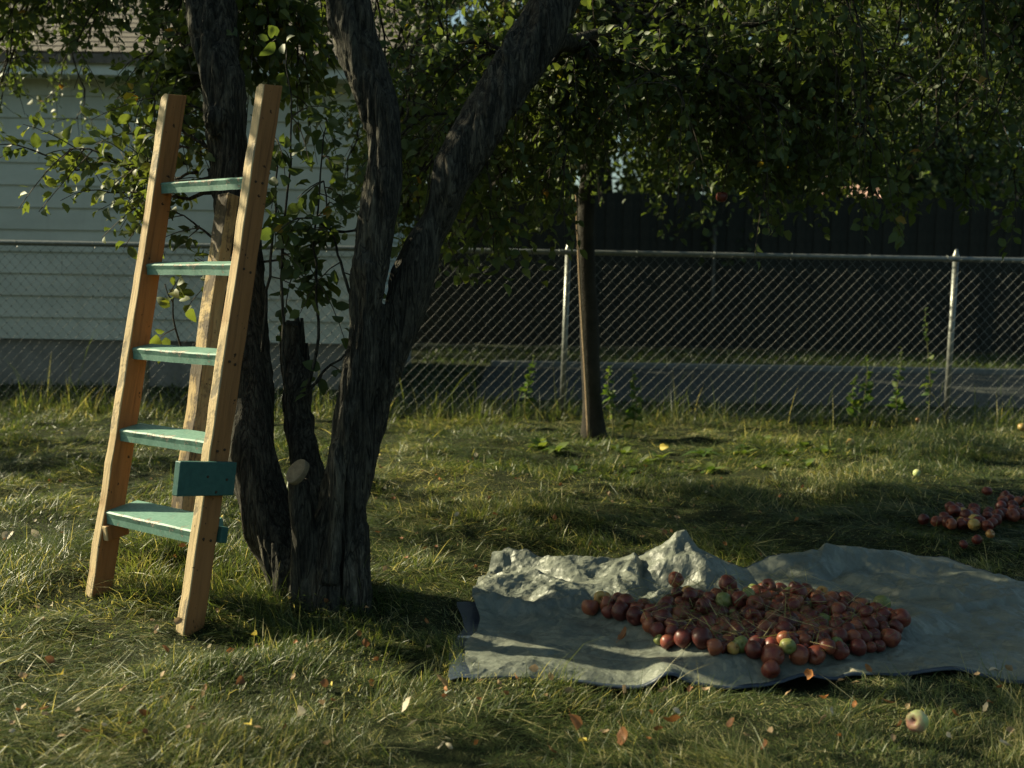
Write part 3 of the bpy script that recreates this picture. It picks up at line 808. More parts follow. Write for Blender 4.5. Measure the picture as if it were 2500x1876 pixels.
for (a, b) in [((330, 400), 3.8), ((420, 350), 3.75), ((400, 450), 3.95), ((300, 380), 4.1), ((450, 300), 4.0)]:
    F1.branch(W(a[0] * .4 + 540 * .6, a[1] * .4 + 400 * .6, 3.88), W(a[0], a[1], b), .03, .007, .002, 7, .17, 8, .046, .3, (.45, .88), .4)
# suckers between the two trunks
for pts, nl in [([(700, 960), (690, 800), (690, 620), (705, 450), (712, 300), (700, 120)], 11), ([(750, 950), (775, 860), (772, 700), (768, 560), (785, 420), (795, 300)], 9),
                ([(880, 770), (850, 700), (820, 600), (800, 520), (790, 440)], 7), ([(640, 860), (655, 700), (668, 560), (675, 420), (660, 300)], 8), ([(750, 960), (800, 900), (860, 860), (900, 850)], 2)]:
    P = smooth_line(np.array([W(a, b, 3.5 + .02 * i) for i, (a, b) in enumerate(pts)]), 16)
    P[1:] += rng.normal(size=(15, 3)) * .003
    F1.br.append((P, np.linspace(.0062, .0022, 16)))
    q_ = P[rng.integers(5, 16, nl)]
    F1.twigs(q_, rng.normal(size=(nl, 3)) + np.array([.3, -.2, .1]), rng.uniform(.06, .2, nl), 6, .056, .5, (.1, .6))
F1.branch(W(930, 500, 3.55), W(700, 590, 3.5), .03, .006, .002, 7, .16, 8, .062, .5, (.1, .5), .3)
F1.branch(W(640, 640, 3.7), W(760, 690, 3.6), .08, .005, .002, 6, .14, 8, .060, .4, (.2, .7), .3)
# upper left, hanging before the roof
for (px, py, D) in [(40, 80, 4.9), (170, 150, 4.8), (190, 70, 4.9), (360, 70, 4.6), (430, 30, 4.5), (80, 20, 4.9), (280, -20, 4.8), (400, 120, 4.5), (150, 40, 5.2), (450, 90, 4.5)]:
    F1.branch(W(px + rng.uniform(60, 260), -220, D + .1), W(px, py, D), .08, .010, .003, 10, .20, 10, .048, .22, (.05, .55), .35)
for _ in range(9):
    px, py, D = rng.uniform(-120, 480), rng.uniform(-110, 60), rng.uniform(5.6, 6.4)
    F1.branch(W(px + rng.uniform(-40, 200), -330, D), W(px, py, D), .08, .009, .003, 11, .28, 10, .052, .4, (.05, .6), .3)
for _ in range(30):  # cluster above the frame, added to shade the lawn at the right
    b = np.array([rng.uniform(-3.3, -1.1), rng.uniform(6.1, 7.5), rng.uniform(2.75, 3.5)])
    a_l = limbs[1][rng.integers(6, 12)]
    v_ = b - a_l; ln = np.linalg.norm(v_)
    if ln > 1.5: a_l = b - v_ / ln * 1.5
    F1.branch(a_l, b, .1, .012, .003, 13, .32, 10, .055, .3, (.1, .7), .3)
# between the left limb and the fork
for (px, py, D) in [(640, 60, 4.1), (700, 120, 4.2), (660, 200, 4.2), (610, 130, 4.0), (740, 200, 4.3), (720, 30, 4.2), (760, 120, 4.5), (620, 20, 4.1), (780, 60, 4.6)]:
    F1.branch(W(px + rng.uniform(-60, 60), -160, D + .1), W(px, py, D), .08, .009, .003, 12, .26, 10, .056, .35, (.2, .85), .35)
# inside the fork and the big right-hand mass
def lower_edge(px): return np.interp(px, [900, 1000, 1180, 1300, 1500, 1700, 1850, 2050, 2300, 2600], [430, 560, 600, 500, 430, 440, 440, 440, 450, 470])
cnt = 0
while cnt < 175:
    px = rng.uniform(920, 2640); py = rng.uniform(-60, 640); D = rng.uniform(3.95, 6.2)
    if py > lower_edge(px) - 25: continue
    b = W(px, py, D)
    li = np.concatenate(limbs[4:8]) if px > 1150 else np.concatenate([limbs[2], limbs[6], limbs[4]])
    a = li[np.argmin(np.linalg.norm((li - b) * np.array([1, 1, .6]), axis=1) + rng.uniform(0, .3, len(li)))]
    v_ = b - a; ln = np.linalg.norm(v_)
    if ln > 1.3: a = b - v_ / ln * 1.3 + np.array([0, 0, .3])
    F1.branch(a, b, .10, .011, .003, 13, .30, 13, .043, .45, (.05, .72), .25)
    cnt += 1
for (px, py, D) in [(1150, 560, 4.2), (1190, 620, 4.1), (1085, 640, 4.3), (1240, 560, 4.4), (1360, 470, 4.6), (1120, 520, 4.6), (1870, 480, 4.6), (2110, 560, 4.4), (2090, 500, 4.4), (2330, 500, 4.8), (2480, 510, 4.8), (1990, 470, 4.8), (2200, 490, 4.7), (1820, 460, 4.5)]:
    F1.branch(W(px + rng.uniform(-90, 60), py - 330, D + .15), W(px, py - 30, D), .05, .008, .002, 8, .2, 9, .058, .5, (.25, .8), .45)
for _ in range(26):
    px, py = rng.uniform(1000, 1400), rng.uniform(230, 545); D = rng.uniform(4.9, 6.3)
    F1.branch(W(px + rng.uniform(-60, 120), py - 300, D), W(px, py, D), .08, .009, .003, 10, .28, 11, .054, .4, (.05, .7), .3)
for _ in range(8):
    px, py = rng.uniform(330, 470), rng.uniform(110, 260); D = rng.uniform(4.1, 4.5)
    F1.branch(W(530, py - 60, 3.95), W(px, py, D), .08, .008, .003, 9, .22, 10, .053, .35, (.1, .7), .3)
for _ in range(16):
    px, py = rng.uniform(860, 1030), rng.uniform(300, 560); D = rng.uniform(5.2, 5.9)
    F1.branch(W(px + rng.uniform(0, 120), py - 280, D), W(px, py, D), .08, .009, .003, 10, .26, 12, .046, .4, (.05, .7), .3)
for _ in range(14):
    px, py = rng.uniform(900, 1090), rng.uniform(150, 390); D = rng.uniform(6.0, 6.7)
    F1.branch(W(px + rng.uniform(0, 120), py - 280, D), W(px, py, D), .08, .009, .003, 11, .3, 12, .048, .4, (.05, .7), .3)
# crown above the frame
for li, cnt in zip(limbs, (16, 16, 14, 9, 16, 12, 6, 10)):
    for _ in range(cnt):
        a = li[rng.integers(4, 12)]
        b = a + rng.normal(size=3) * np.array([.55, .55, .35]) + np.array([0, 0, .12])
        if b[2] < 2.05: b[2] = 2.05 + rng.uniform(0, .3)
        F1.branch(a, b, .1, .012, .003, 12, .34, 10, .055, .3, (.1, .8), .25)
shade_limb = limb(W(505, -120, 3.94), (-2.9, 4.5, 2.6), .05, .018, .16)  # limb and leaf clusters added at the left to shade tarp and lawn
for _ in range(34):
    v_ = rng.uniform(0, 1)
    if rng.random() < .35: b = np.array([-2.6 + rng.normal() * .3, 4.35 + .5 * v_, rng.uniform(2.5, 3.0)])
    else: b = np.array([-2.6 + rng.normal() * .35, 4.7 + 1.3 * v_, rng.uniform(2.35, 3.3)])
    F1.branch(shade_limb[rng.integers(5, 12)], b, .1, .012, .003, 12, .30, 10, .055, .3, (.1, .8), .35)
for _ in range(16):  # sparse sprays added to throw dapples on the middle lawn
    b = np.array([rng.uniform(-4.2, -2.7), rng.uniform(5.4, 7.6), rng.uniform(1.7, 2.5)])
    F1.branch(b + np.array([.5, -.3, .6]), b, .1, .010, .003, 8, .28, 8, .05, .3, (.1, .8), .6, keep=.8)
for _ in range(15):  # unseen sprays, added to dapple the front grass
    b = np.array([rng.uniform(-3.4, -2.3), rng.uniform(2.5, 3.0), rng.uniform(1.25, 2.3)])
    F1.branch(shade_limb[rng.integers(6, 12)], b, .1, .010, .003, 8, .28, 8, .052, .3, (.1, .8), .6, keep=.75)
for _ in range(11):  # more added sprays, to mottle the sun on the left lawn
    b = np.array([rng.uniform(-4.1, -3.3), rng.uniform(5.1, 6.4), rng.uniform(1.25, 2.15)])
    F1.branch(b + np.array([.4, .1, .9]), b, .1, .010, .003, 8, .28, 8, .05, .3, (.1, .8), .5, keep=.8)
shade_limb2 = limb(W(480, -380, 3.95), (-3.6, 6.5, 3.05), .05, .016, .08)  # limb and dense leaves added to cast the shade band behind the tarp
for _ in range(46):
    v_ = rng.uniform(0, 1)
    b = np.array([rng.uniform(-3.85, -3.1), 5.6 + 1.55 * v_, rng.uniform(2.42 + .35 * v_, 3.05 + .35 * v_)])
    a_l = shade_limb2[rng.integers(6, 12)]
    u_ = b - a_l; ln = np.linalg.norm(u_)
    if ln > 1.2: a_l = b - u_ / ln * 1.2
    F1.branch(a_l, b, .08, .011, .003, 12, .28, 11, .055, .3, (.1, .7), .3)
def near_score(p, s): 
    d = p[:, 1]
    u = (p[:, 0] / d) * FPX + 1250; v_ = 708 - (p[:, 2] - CAM_H) / d * FPX
    vis = (u > -10) & (u < 2510) & (v_ > -5) & (v_ < 1400)
    return np.where(vis, s / d * (1 + .35 * (u < 900)), 0)
F1.build(tree, LEAF, 'foliage', 298, near_score)
# one apple still hangs in the tree: see the apples below

# ------------------------------------------------------------------ second, thin-trunked tree before the fence
T2 = W(1445, 1062, 7.45)
tree2 = thing('young_tree', 'slim straight tree growing just before the chain link fence', 'tree', (T2[0], T2[1], 0))
P = smooth_line(np.array([W(1450, 1080, 7.45), W(1446, 1000, 7.45), W(1440, 850, 7.45), W(1434, 700, 7.45), W(1430, 560, 7.46), W(1436, 420, 7.5), W(1450, 200, 7.6), W(1430, -100, 7.7), W(1440, -350, 7.8)]), 30)
rr = np.interp(np.linspace(0, 1, 30), [0, .08, .5, 1], [.105, .068, .056, .03])
V, F = tube_vf(P, rr, 20)
V += (nrm(V - np.repeat(P, 20, 0)) * (0.005 * vnoise(V * np.array([40, 40, 5]), 31) + .006 * vnoise(V * 7, 32))[:, None])
obj('trunk', mesh_np('trunk', V, [F], True), mat_simple('shaded_smooth_bark', (0.018, 0.016, 0.013), (0.042, 0.037, 0.029), 9, .9, .7, .01), tree2)  # shade on the slim trunk is put into its bark colour
F2 = Foliage()
for _ in range(95):
    px = rng.uniform(1150, 2700); py = rng.uniform(-200, 430); D = rng.uniform(6.6, 9.2)
    b = W(px, py, D); a = P[rng.integers(16, 30)]
    v_ = b - a; ln = np.linalg.norm(v_)
    if ln > 1.7: a = b - v_ / ln * 1.7 + np.array([0, 0, .2])
    F2.branch(a, b, .08, .014, .004, 13, .42, 13, .052, .35, (.05, .7), .25)
for _ in range(26):
    px = rng.uniform(1180, 1640); py = rng.uniform(320, 455)
    F2.branch(W(px + rng.uniform(-50, 50), py - 330, 8.0), W(px, py, rng.uniform(7.2, 8.6)), .05, .010, .003, 11, .34, 11, .06, .4, (.05, .7), .3)
F2.build(tree2, LEAF, 'crown')
st = tubes('stick', [(smooth_line(np.array([W(1437, 1068, 7.3), W(1428, 900, 7.3), W(1418, 740, 7.32), W(1412, 620, 7.33), W(1405, 470, 7.34)]), 14), np.linspace(.011, .006, 14))], mat_simple('pale_stick', (0.22, 0.15, 0.09), (0.34, 0.25, 0.16), 20), None, 7)
tag(st, 'long thin pale stick propped against the slim tree trunk', 'stick')

# ------------------------------------------------------------------ more trees: behind, and one unseen at left, added for shade
def simple_tree(x, y, h, rad, zlow, nb, label, group, size, mat=LEAF_DARK, K=10, tw=14, L=.7, tint=(.0, .9), keep=1.0):
    t = thing('broadleaf_tree', label, 'tree', (x, y, 0), group)
    P = np.array([(x + .1 * math.sin(k), y, z) for k, z in enumerate(np.linspace(-.1, h * .8, 8))])
    tubes('trunk', [(P, np.linspace(.16, .05, 8) * h / 6)], BARK, t, 10)
    f = Foliage()
    for _ in range(nb):
        while True:
            u = rng.uniform(-1, 1, 3)
            if .25 < (u ** 2).sum() < 1: break
        b = np.array([x, y, (h + zlow) / 2]) + u * np.array([rad, rad, (h - zlow) / 2])
        a = P[rng.integers(3, 8)]
        v_ = b - a; ln = np.linalg.norm(v_)
        if ln > 2.0: a = b - v_ / ln * 2.0
        f.branch(a, b, .06, .02, .006, tw, L, K, size, .3, tint, .3, keep=keep)
    f.build(t, mat, 'crown')
    return t
gb = 'broadleaf trees behind the dark board fence'
for (x, y, h, r_, zl, nb, lb) in [(-2.6, 21.5, 9, 3.0, 1.5, 60, 'tall dense tree rising behind the shingled roof'), (1.8, 21.5, 10, 3.0, 1.4, 70, 'dense dark tree seen through the fork of the apple tree'),
                                  (6.0, 22.0, 9, 3.2, 1.6, 64, 'dark tree behind the board fence, right of the slim trunk'), (10.5, 23.5, 8.5, 2.8, 2.6, 44, 'thin crowned tree at the right edge before the pink brick house'),
                                  (-8, 19.5, 8, 3.0, 2.0, 40, 'tree standing behind the left end of the shingled roof')]:
    simple_tree(x, y, h, r_, zl, nb, lb, None, .16, tw=16, L=.9)
simple_tree(4.0, 20.6, 6.0, 2.4, .7, 60, 'low dense tree close behind the middle of the board fence', None, .15, tw=16, L=.8)
simple_tree(8.6, 21.0, 6.4, 2.2, .8, 50, 'low dense tree close behind the right part of the board fence', None, .15, tw=16, L=.8)
simple_tree(-3.3, 15.9, 8.0, 2.4, 2.6, 64, 'tree added behind the shingled roof to shade the drive and verge', None, .14, tw=16, L=.8)  # added mostly hidden behind the house, blocks sun from drive and verge
simple_tree(-5.4, 7.1, 2.9, 1.3, 1.2, 24, 'unseen apple tree added left of the ladder to shade the lawn', None, .06, LEAF, 9, 10, .4, (.1, .8))  # unseen tree, added only for the shade it casts
# ------------------------------------------------------------------ ladder
LA, LEAN = R(34), R(11.2)
ex = np.array([math.cos(LA), -math.sin(LA), 0]); bk = np.array([math.sin(LA), math.cos(LA), 0])
ez = bk * math.sin(LEAN) + np.array([0, 0, 1]) * math.cos(LEAN)
ey = bk * math.cos(LEAN) - np.array([0, 0, 1]) * math.sin(LEAN)
SW, SD, SEP = 0.038, 0.076, 0.475            # stile width, depth, spacing of their left edges
LO = G(430, 1535)                            # front left lower corner of the right stile
ladder = thing('tripod_ladder', 'old orange brown wooden ladder with green painted treads leaning on the apple tree', 'ladder', tuple(LO))
ladder.matrix_world = Matrix(((ex[0], ey[0], ez[0], LO[0]), (ex[1], ey[1], ez[1], LO[1]), (ex[2], ey[2], ez[2], LO[2]), (0, 0, 0, 1)))
def hgt(px, py, lx=0.0):                      # height along the ladder where its front line at local x meets picture row py
    lo, hi = -.3, 2.5
    for _ in range(50):
        m = (lo + hi) / 2
        p = LO + ex * lx + ez * m - C0
        y = 938 - FPX * p.dot(Uc) / p.dot(Fv)
        if y > py: lo = m
        else: hi = m
    return lo
def lpart(name, V, F, mat, tilt=None, at=(0, 0, 0), bevel=.003):
    me = mesh_np(name, V, [F]); me.materials.append(mat)
    o = bpy.data.objects.new(name, me); COL.objects.link(o); o.parent = ladder; o.location = at
    if tilt: o.rotation_euler = tilt
    if bevel:
        m = o.modifiers.new('b', 'BEVEL'); m.width = bevel; m.segments = 2
    return o
def beam(wd, dp, ln, nz=40, amp=.0022, cut=0.0, seed=1):
    """timber with slightly worn, uneven edges; long axis z"""
    Z = np.linspace(0, ln, nz)
    prof = np.array([(0, 0), (wd * .5, 0), (wd, 0), (wd, dp * .5), (wd, dp), (wd * .5, dp), (0, dp), (0, dp * .5)])
    V = np.array([[x, y, z] for z in Z for x, y in prof])
    V[:, :2] += amp * np.c_[vnoise(V * np.array([9, 9, 14]), seed), vnoise(V * np.array([9, 9, 14]), seed + 9)]
    top = V[:, 2] > ln - 1e-6
    V[top, 2] += cut * (V[top, 1] / dp) - .006 * (V[top, 0] / wd < .1)
    i = np.arange(nz - 1)[:, None] * 8; j = np.arange(8)[None]; j2 = (j + 1) % 8
    F = np.stack([i + j, i + j2, i + 8 + j2, i + 8 + j], -1).reshape(-1, 4)
    return V, F, nz
def add_beam(name, wd, dp, ln, mat, at, seed, cut=0.0, amp=.0022):
    V, F, nz = beam(wd, dp, ln, seed=seed, cut=cut, amp=amp)
    me = mesh_np(name, V, [F, np.array([[7, 6, 5, 4, 3, 2, 1, 0], list(range((nz - 1) * 8, nz * 8))])]); me.materials.append(mat)
    o = bpy.data.objects.new(name, me); COL.objects.link(o); o.parent = ladder; o.location = at
    m = o.modifiers.new('b', 'BEVEL'); m.width = .003; m.segments = 2
    return o
HR = hgt(660, 208); HL = hgt(430, 232, -SEP)
add_beam('stile', SW, SD, HR + .03, STILE, (0, 0, -.03), 5, .022)
st2 = add_beam('stile', SW, SD, HL + .04, STILE, (-SEP, 0, -.04), 77, .022)
RL = SEP - SW
rows = [(443, .072, 0.036, .02), (657, .075, .036, .012), (878, .078, .038, .008), (1092, .088, .040, .006), (1308, .125, .042, 0.002)]
rung_h = []
for k, (py, dp, tk, yo) in enumerate(rows):
    h = hgt(600, py, -.04); rung_h.append(h)
    nx = 26
    X = np.linspace(0, RL - .002, nx)
    prof = np.array([(0.0, -tk), (0.002, -tk * .5), (0.0, -.004), (.006, 0), (dp * .5, .001), (dp, 0), (dp, -tk), (dp * .5, -tk)])
    V = np.array([[x, y, z] for x in X for y, z in prof])
    V[:, 1:] += .0009 * np.c_[vnoise(V * 30 + k * 7, 3), vnoise(V * 26 + k * 9, 4)]
    i = np.arange(nx - 1)[:, None] * 8; j = np.arange(8)[None]; j2 = (j + 1) % 8
    F = np.stack([i + j, i + 8 + j, i + 8 + j2, i + j2], -1).reshape(-1, 4)
    me = mesh_np('rung', V, [F, np.array([list(range(8)), list(range(nx * 8 - 1, nx * 8 - 9, -1))])]); me.materials.append(RUNG)
    o = bpy.data.objects.new('rung', me); COL.objects.link(o); o.parent = ladder
    o.location = (-SEP + SW + .001, yo, h + tk * .5)
    o.rotation_euler = (LEAN + R(8.5), 0, R(random.uniform(-.4, .4)))
leg0, leg1 = rung_h[4] - .0 + .028, rung_h[0] + .02
add_beam('rear_leg', .058, .05, leg1 - leg0, LEGW, (-.315, .165, leg0), 40, 0, .0028)
hb = hgt(495, 1172)
V, F = box_vf((0, 0, 0), (.026, .215, .104))
o = lpart('side_block', V, F, BLOCKG, (R(3), 0, 0), (SW + .002, -.122, hb - .048)); o['label'] = 'dark green block nailed across the outer side of the right stile'
V, F = box_vf((0, 0, 0), (.022, .085, .05))
lpart('cleat', V, F, STILE, (LEAN + R(6), 0, 0), (-SEP + SW + .001, .012, rung_h[4] - .075))
V, F = box_vf((0, 0, 0), (.03, .028, .05))
lpart('cleat', V, F, BLOCKG, None, (.022, SD + .001, rung_h[4] - .01))

nv, nf = tube_vf(np.array([(-.001, 0, 0), (.0016, 0, 0), (.0022, 0, 0)]), [.0042, .0042, .0025], 8)
nail_me = mesh_np('nail', np.r_[nv, [[.0024, 0, 0]]], [nf, np.array([[16 + k, 16 + (k + 1) % 8, 24] for k in range(8)])]); nail_me.materials.append(mat_simple('rusty_nail', (.03, .022, .016), (.08, .05, .03), 60, .7))
for k, h_ in enumerate(rung_h):
    for yy_ in (.022, .05):
        o = bpy.data.objects.new('nail', nail_me); COL.objects.link(o); o.parent = ladder; o.location = (SW + .0012, yy_ + random.uniform(-.004, .004), h_ + random.uniform(-.006, .006))
for yy_, zz_ in ((-.02, .02), (.02, -.025), (.055, .015)):
    o = bpy.data.objects.new('nail', nail_me); COL.objects.link(o); o.parent = ladder; o.location = (SW + .0284, yy_, hb + zz_ - .004)

# ------------------------------------------------------------------ tarp
def polyg(rows): return np.array([G(a, b)[:2] for a, b in rows])
Fr = polyg([(1115, 1676), (1250, 1676), (1400, 1668), (1600, 1684), (1800, 1680), (2000, 1668), (2250, 1662), (2500, 1676), (2800, 1700)])
Bk = polyg([(1192, 1385), (1300, 1392), (1450, 1398), (1600, 1405), (1700, 1410), (1800, 1414), (1900, 1402), (2000, 1384), (2150, 1370), (2300, 1378), (2430, 1412), (2560, 1462), (2760, 1530)])
def polygz(z, rows): return np.array([G(a, b, z)[:2] for a, b in rows])
def resample(P, n):
    t = np.r_[0, np.cumsum(np.linalg.norm(np.diff(P, axis=0), axis=1))]; t /= t[-1]
    u = np.linspace(0, 1, n)
    return np.c_[np.interp(u, t, P[:, 0]), np.interp(u, t, P[:, 1])]
NU, NV = 460, 230
fr, bk_ = resample(Fr, NU), resample(Bk, NU)
vv = np.linspace(0, 1, NV)
XY = fr[None] * (1 - vv[:, None, None]) + bk_[None] * vv[:, None, None]
# uneven edges
uu = np.linspace(0, 1, NU)
sx = .018 * vnoise(np.c_[vv * 9, vv * 0], 8) + .03 * vnoise(np.c_[vv * 3, vv * 0], 9)
XY[:, :, 0] += (sx[:, None] * np.clip(1 - uu[None] * 6, 0, 1))
p2 = XY.reshape(-1, 2)
U2, V2 = np.meshgrid(uu, vv); U2 = U2.ravel(); V2 = V2.ravel()
def gb_(px, py, sx_, sy_, rot=0):
    c = G(px, py)[:2]; d = p2 - c
    cr, sr = math.cos(rot), math.sin(rot)
    e = np.c_[d[:, 0] * cr + d[:, 1] * sr, -d[:, 0] * sr + d[:, 1] * cr]
    return np.exp(-(e[:, 0] / sx_) ** 2 - (e[:, 1] / sy_) ** 2)
def line_bump(rows, wd):
    P = resample(polyg(rows), 60)
    d = np.full(len(p2), 9.0)
    for c in P: d = np.minimum(d, np.hypot(p2[:, 0] - c[0], p2[:, 1] - c[1]))
    return np.exp(-(d / wd) ** 2)
back = np.clip((V2 - .42) / .3, 0, 1); left = np.clip((.40 - U2) / .12, 0, 1)
cl_ = np.clip((V2 - .46) / .12, 0, 1) * left
crA = .005 + .030 * cl_ + .020 * np.clip((V2 - .60) / .2, 0, 1) * (1 - left)
fine_ = .30 + .70 * np.clip((V2 - .42) / .15, 0, 1) * (.45 + .55 * left)
Zt = .40 * gh(p2[:, 0], p2[:, 1]) + .022
Zt += crA * (1.0 * facet(p2 * 6.0, 60) + .45) * np.clip(V2 * 14 + .3, 0, 1)
Zt += fine_ * (.0125 * facet(p2 * 9.5, 62) + .0066 * facet(p2 * 22, 63) + .0032 * facet(p2 * 43, 65) + .0012 * facet(p2 * 90, 66)) + .002 * fbm(p2 * 5, 64)
# the upright peak at the back, a knife fold down its near side
pk = G(1672, 1418)[:2]; d = p2 - pk
xr = d[:, 0] + .10 * d[:, 1]
Zt += .125 * np.clip(1 - np.abs(np.where(xr < 0, xr / .19, xr / .24)), 0, 1) * np.clip(1 - np.abs(np.where(d[:, 1] > 0, d[:, 1] / .15, d[:, 1] / .32)), 0, 1) ** .85
Zt += .03 * np.clip(1 - np.abs(d[:, 0]) / .34, 0, 1) * np.clip(1 - np.abs(d[:, 1]) / .2, 0, 1)
pk2 = G(1548, 1425)[:2]; d = p2 - pk2
Zt += .060 * np.clip(1 - (np.abs(np.where(d[:, 0] < 0, d[:, 0] / .17, d[:, 0] / .035)) + np.abs(d[:, 1]) / .17), 0, 1)
Zt += .06 * gb_(2030, 1392, .13, .06, .3) + .035 * gb_(1880, 1405, .16, .05) + .04 * gb_(2140, 1385, .16, .07) + .035 * gb_(2400, 1425, .12, .05, -.4)
Zt += .035 * gb_(1250, 1392, .10, .05, .2) + .03 * gb_(1215, 1440, .06, .035, .5) + .03 * gb_(1400, 1405, .10, .05)
Zt += .030 * line_bump([(2080, 1440), (2200, 1470), (2330, 1480)], .025) + .018 * line_bump([(2330, 1510), (2420, 1500), (2480, 1492)], .02)
# low rim that holds the heap in
Zt += .034 * line_bump([(1470, 1512), (1560, 1545), (1640, 1600), (1760, 1648), (1900, 1640), (2040, 1612), (2180, 1565), (2260, 1540)], .055)
Zt += .03 * line_bump([(1185, 1492), (1300, 1500), (1420, 1492)], .035)
# front edge arches
for px, hh, ww in [(1625, .030, .05), (1480, .006, .06), (1700, .006, .04), (1965, .016, .06), (2080, .010, .04), (2330, .012, .12), (1300, .006, .06)]:
    Zt += hh * gb_(px, 1672, ww, .10)
Zt -= .012 * np.clip(1 - V2 * 25, 0, 1) * (1 - np.clip(gb_(1625, 1672, .07, .2) + gb_(1965, 1672, .08, .2) + gb_(2330, 1668, .15, .2), 0, 1))
TV = np.c_[p2, Zt]
i = (np.arange(NV - 1)[:, None] * NU + np.arange(NU - 1)[None]).ravel()
TF = np.stack([i, i + 1, i + 1 + NU, i + NU], -1)
tc = p2.mean(0)
tarp = thing('tarp', 'crumpled grey tarp with navy underside spread on the lawn under the apples', 'tarp', (tc[0], tc[1], 0))
tm_ = mesh_np('sheet', TV, [TF], False); tm_.materials.append(TARP); tm_.materials.append(NAVY)
so = obj('sheet', tm_, None, tarp)
md = so.modifiers.new('t', 'SOLIDIFY'); md.thickness = .0016; md.offset = -1; md.material_offset = 1; md.material_offset_rim = 1
T3d = TV.reshape(NV, NU, 3)
def hem(name, line, outv, wd, drop):
    n = len(line)
    t = np.arange(n)
    o1 = outv * (wd * (.75 + .5 * (vnoise(np.c_[t * .035, t * 0], 5) * .5 + .5)))[:, None]
    a = line + np.array([0, 0, .0012]); b = line + o1 * .5 + np.array([0, 0, -drop * .3]); c = line + o1
    c[:, 2] = np.maximum(gh(c[:, 0], c[:, 1]) + .006, line[:, 2] - drop)
    V = np.concatenate([a, b, c]); k = np.arange(n - 1)
    F = np.concatenate([np.stack([k + q * n, k + 1 + q * n, k + 1 + (q + 1) * n, k + (q + 1) * n], -1) for q in (0, 1)])
    o = obj(name, mesh_np(name, V, [F], True), NAVY, tarp)
    m = o.modifiers.new('t', 'SOLIDIFY'); m.thickness = .002; m.offset = 0
hem('hem', T3d[0], np.array([0.0, -1, 0]) * np.ones((NU, 1)), .008, .006)
hem('hem', T3d[-1], np.array([0.0, 1, 0]) * np.ones((NU, 1)), .045, .02)
ln = np.array([T3d[k, 0, :2] for k in range(0, int(NV * .62), 3)])
ln[:, 0] = np.convolve(np.pad(ln[:, 0], 7, 'edge'), np.ones(15) / 15, 'valid')
cols_ = []
for dx_ in (.025, .0, -.018, -.034, -.048):
    p_ = ln + np.array([dx_, 0]); p_[:, 0] += .006 * vnoise(np.c_[p_[:, 1] * 9, 0 * p_[:, 1]], 77) * (dx_ < 0)
    g_ = gh(p_[:, 0], p_[:, 1]); cols_.append(np.c_[p_, np.minimum(g_ + .022, .4 * g_ + .017) if dx_ >= 0 else g_ * .7 + .018 + .15 * dx_])
Vn = np.concatenate(cols_); nn2 = len(ln); k = np.arange(nn2 - 1)
obj('hem', mesh_np('hem', Vn, [np.concatenate([np.stack([k + q * nn2, k + 1 + q * nn2, k + 1 + (q + 1) * nn2, k + (q + 1) * nn2], -1) for q in range(4)])], True), NAVY, tarp)
def th_(x, y):
    out = np.empty(len(x))
    for k in range(len(x)):
        out[k] = Zt[np.argmin((p2[:, 0] - x[k]) ** 2 + (p2[:, 1] - y[k]) ** 2)]
    return out
tarp_poly = np.concatenate([XY[0, ::8], XY[::8, -1], XY[-1, ::-8], XY[::-8, 0]])
def in_poly(P, poly):
    x, y = P[:, 0], P[:, 1]; ins = np.zeros(len(P), bool)
    a = poly; b = np.roll(poly, -1, 0)
    for (x0, y0), (x1, y1) in zip(a, b):
        c = ((y0 > y) != (y1 > y)) & (x < (x1 - x0) * (y - y0) / (y1 - y0 + 1e-12) + x0)
        ins ^= c
    return ins

# ------------------------------------------------------------------ apples
def apple_mesh(seed, mat):
    rg = np.random.default_rng(seed)
    prof = [(0.0, .60), (.10, .64), (.22, .80), (.42, .93), (.68, .93), (.90, .70), (1.0, .32), (1.0, -.05), (.90, -.42), (.70, -.74), (.46, -.90), (.24, -.90), (.10, -.80), (0, -.76)]
    prof = np.array(prof); n = 18
    t = np.arange(n) * 2 * math.pi / n
    lob = 1 + .035 * np.cos(5 * t + rg.uniform(0, 6)) + .05 * np.cos(2 * t + rg.uniform(0, 6)) * rg.uniform(.3, 1.2)
    V = [[0, 0, prof[0, 1]]]
    for r_, z in prof[1:-1]:
        V += [[r_ * l * math.cos(a), r_ * l * math.sin(a), z * (1 + .05 * math.cos(a + seed))] for a, l in zip(t, lob)]
    V += [[0, 0, prof[-1, 1]]]
    V = np.array(V); V[:, 2] *= rg.uniform(.84, .98)
    m = len(prof) - 2; j = np.arange(n); j2 = (j + 1) % n
    Fq = np.concatenate([np.stack([1 + q * n + j, 1 + (q + 1) * n + j, 1 + (q + 1) * n + j2, 1 + q * n + j2], -1) for q in range(m - 1)])
    Ft = np.concatenate([np.stack([np.zeros(n, int), 1 + j, 1 + j2], -1), np.stack([np.full(n, len(V) - 1), 1 + (m - 1) * n + j2, 1 + (m - 1) * n + j], -1)])
    me = mesh_np('apple', V * .0265, [Fq, Ft], True); me.materials.append(mat)
    return me
AM = {'red': [apple_mesh(k, APPLE_RED) for k in range(6)], 'green': [apple_mesh(k, APPLE_GREEN) for k in (11, 12)], 'yellow': [apple_mesh(21, APPLE_YELLOW)], 'pale': [apple_mesh(31, APPLE_PALE)]}
sp_ = np.array([(0, 0, .013), (.002, .001, .020), (.004, .002, .027)])
SV, SF = tube_vf(sp_, [.0011, .0009, .0014], 5)
stem_me = mesh_np('stem', SV, [SF]); stem_me.materials.append(STEM)
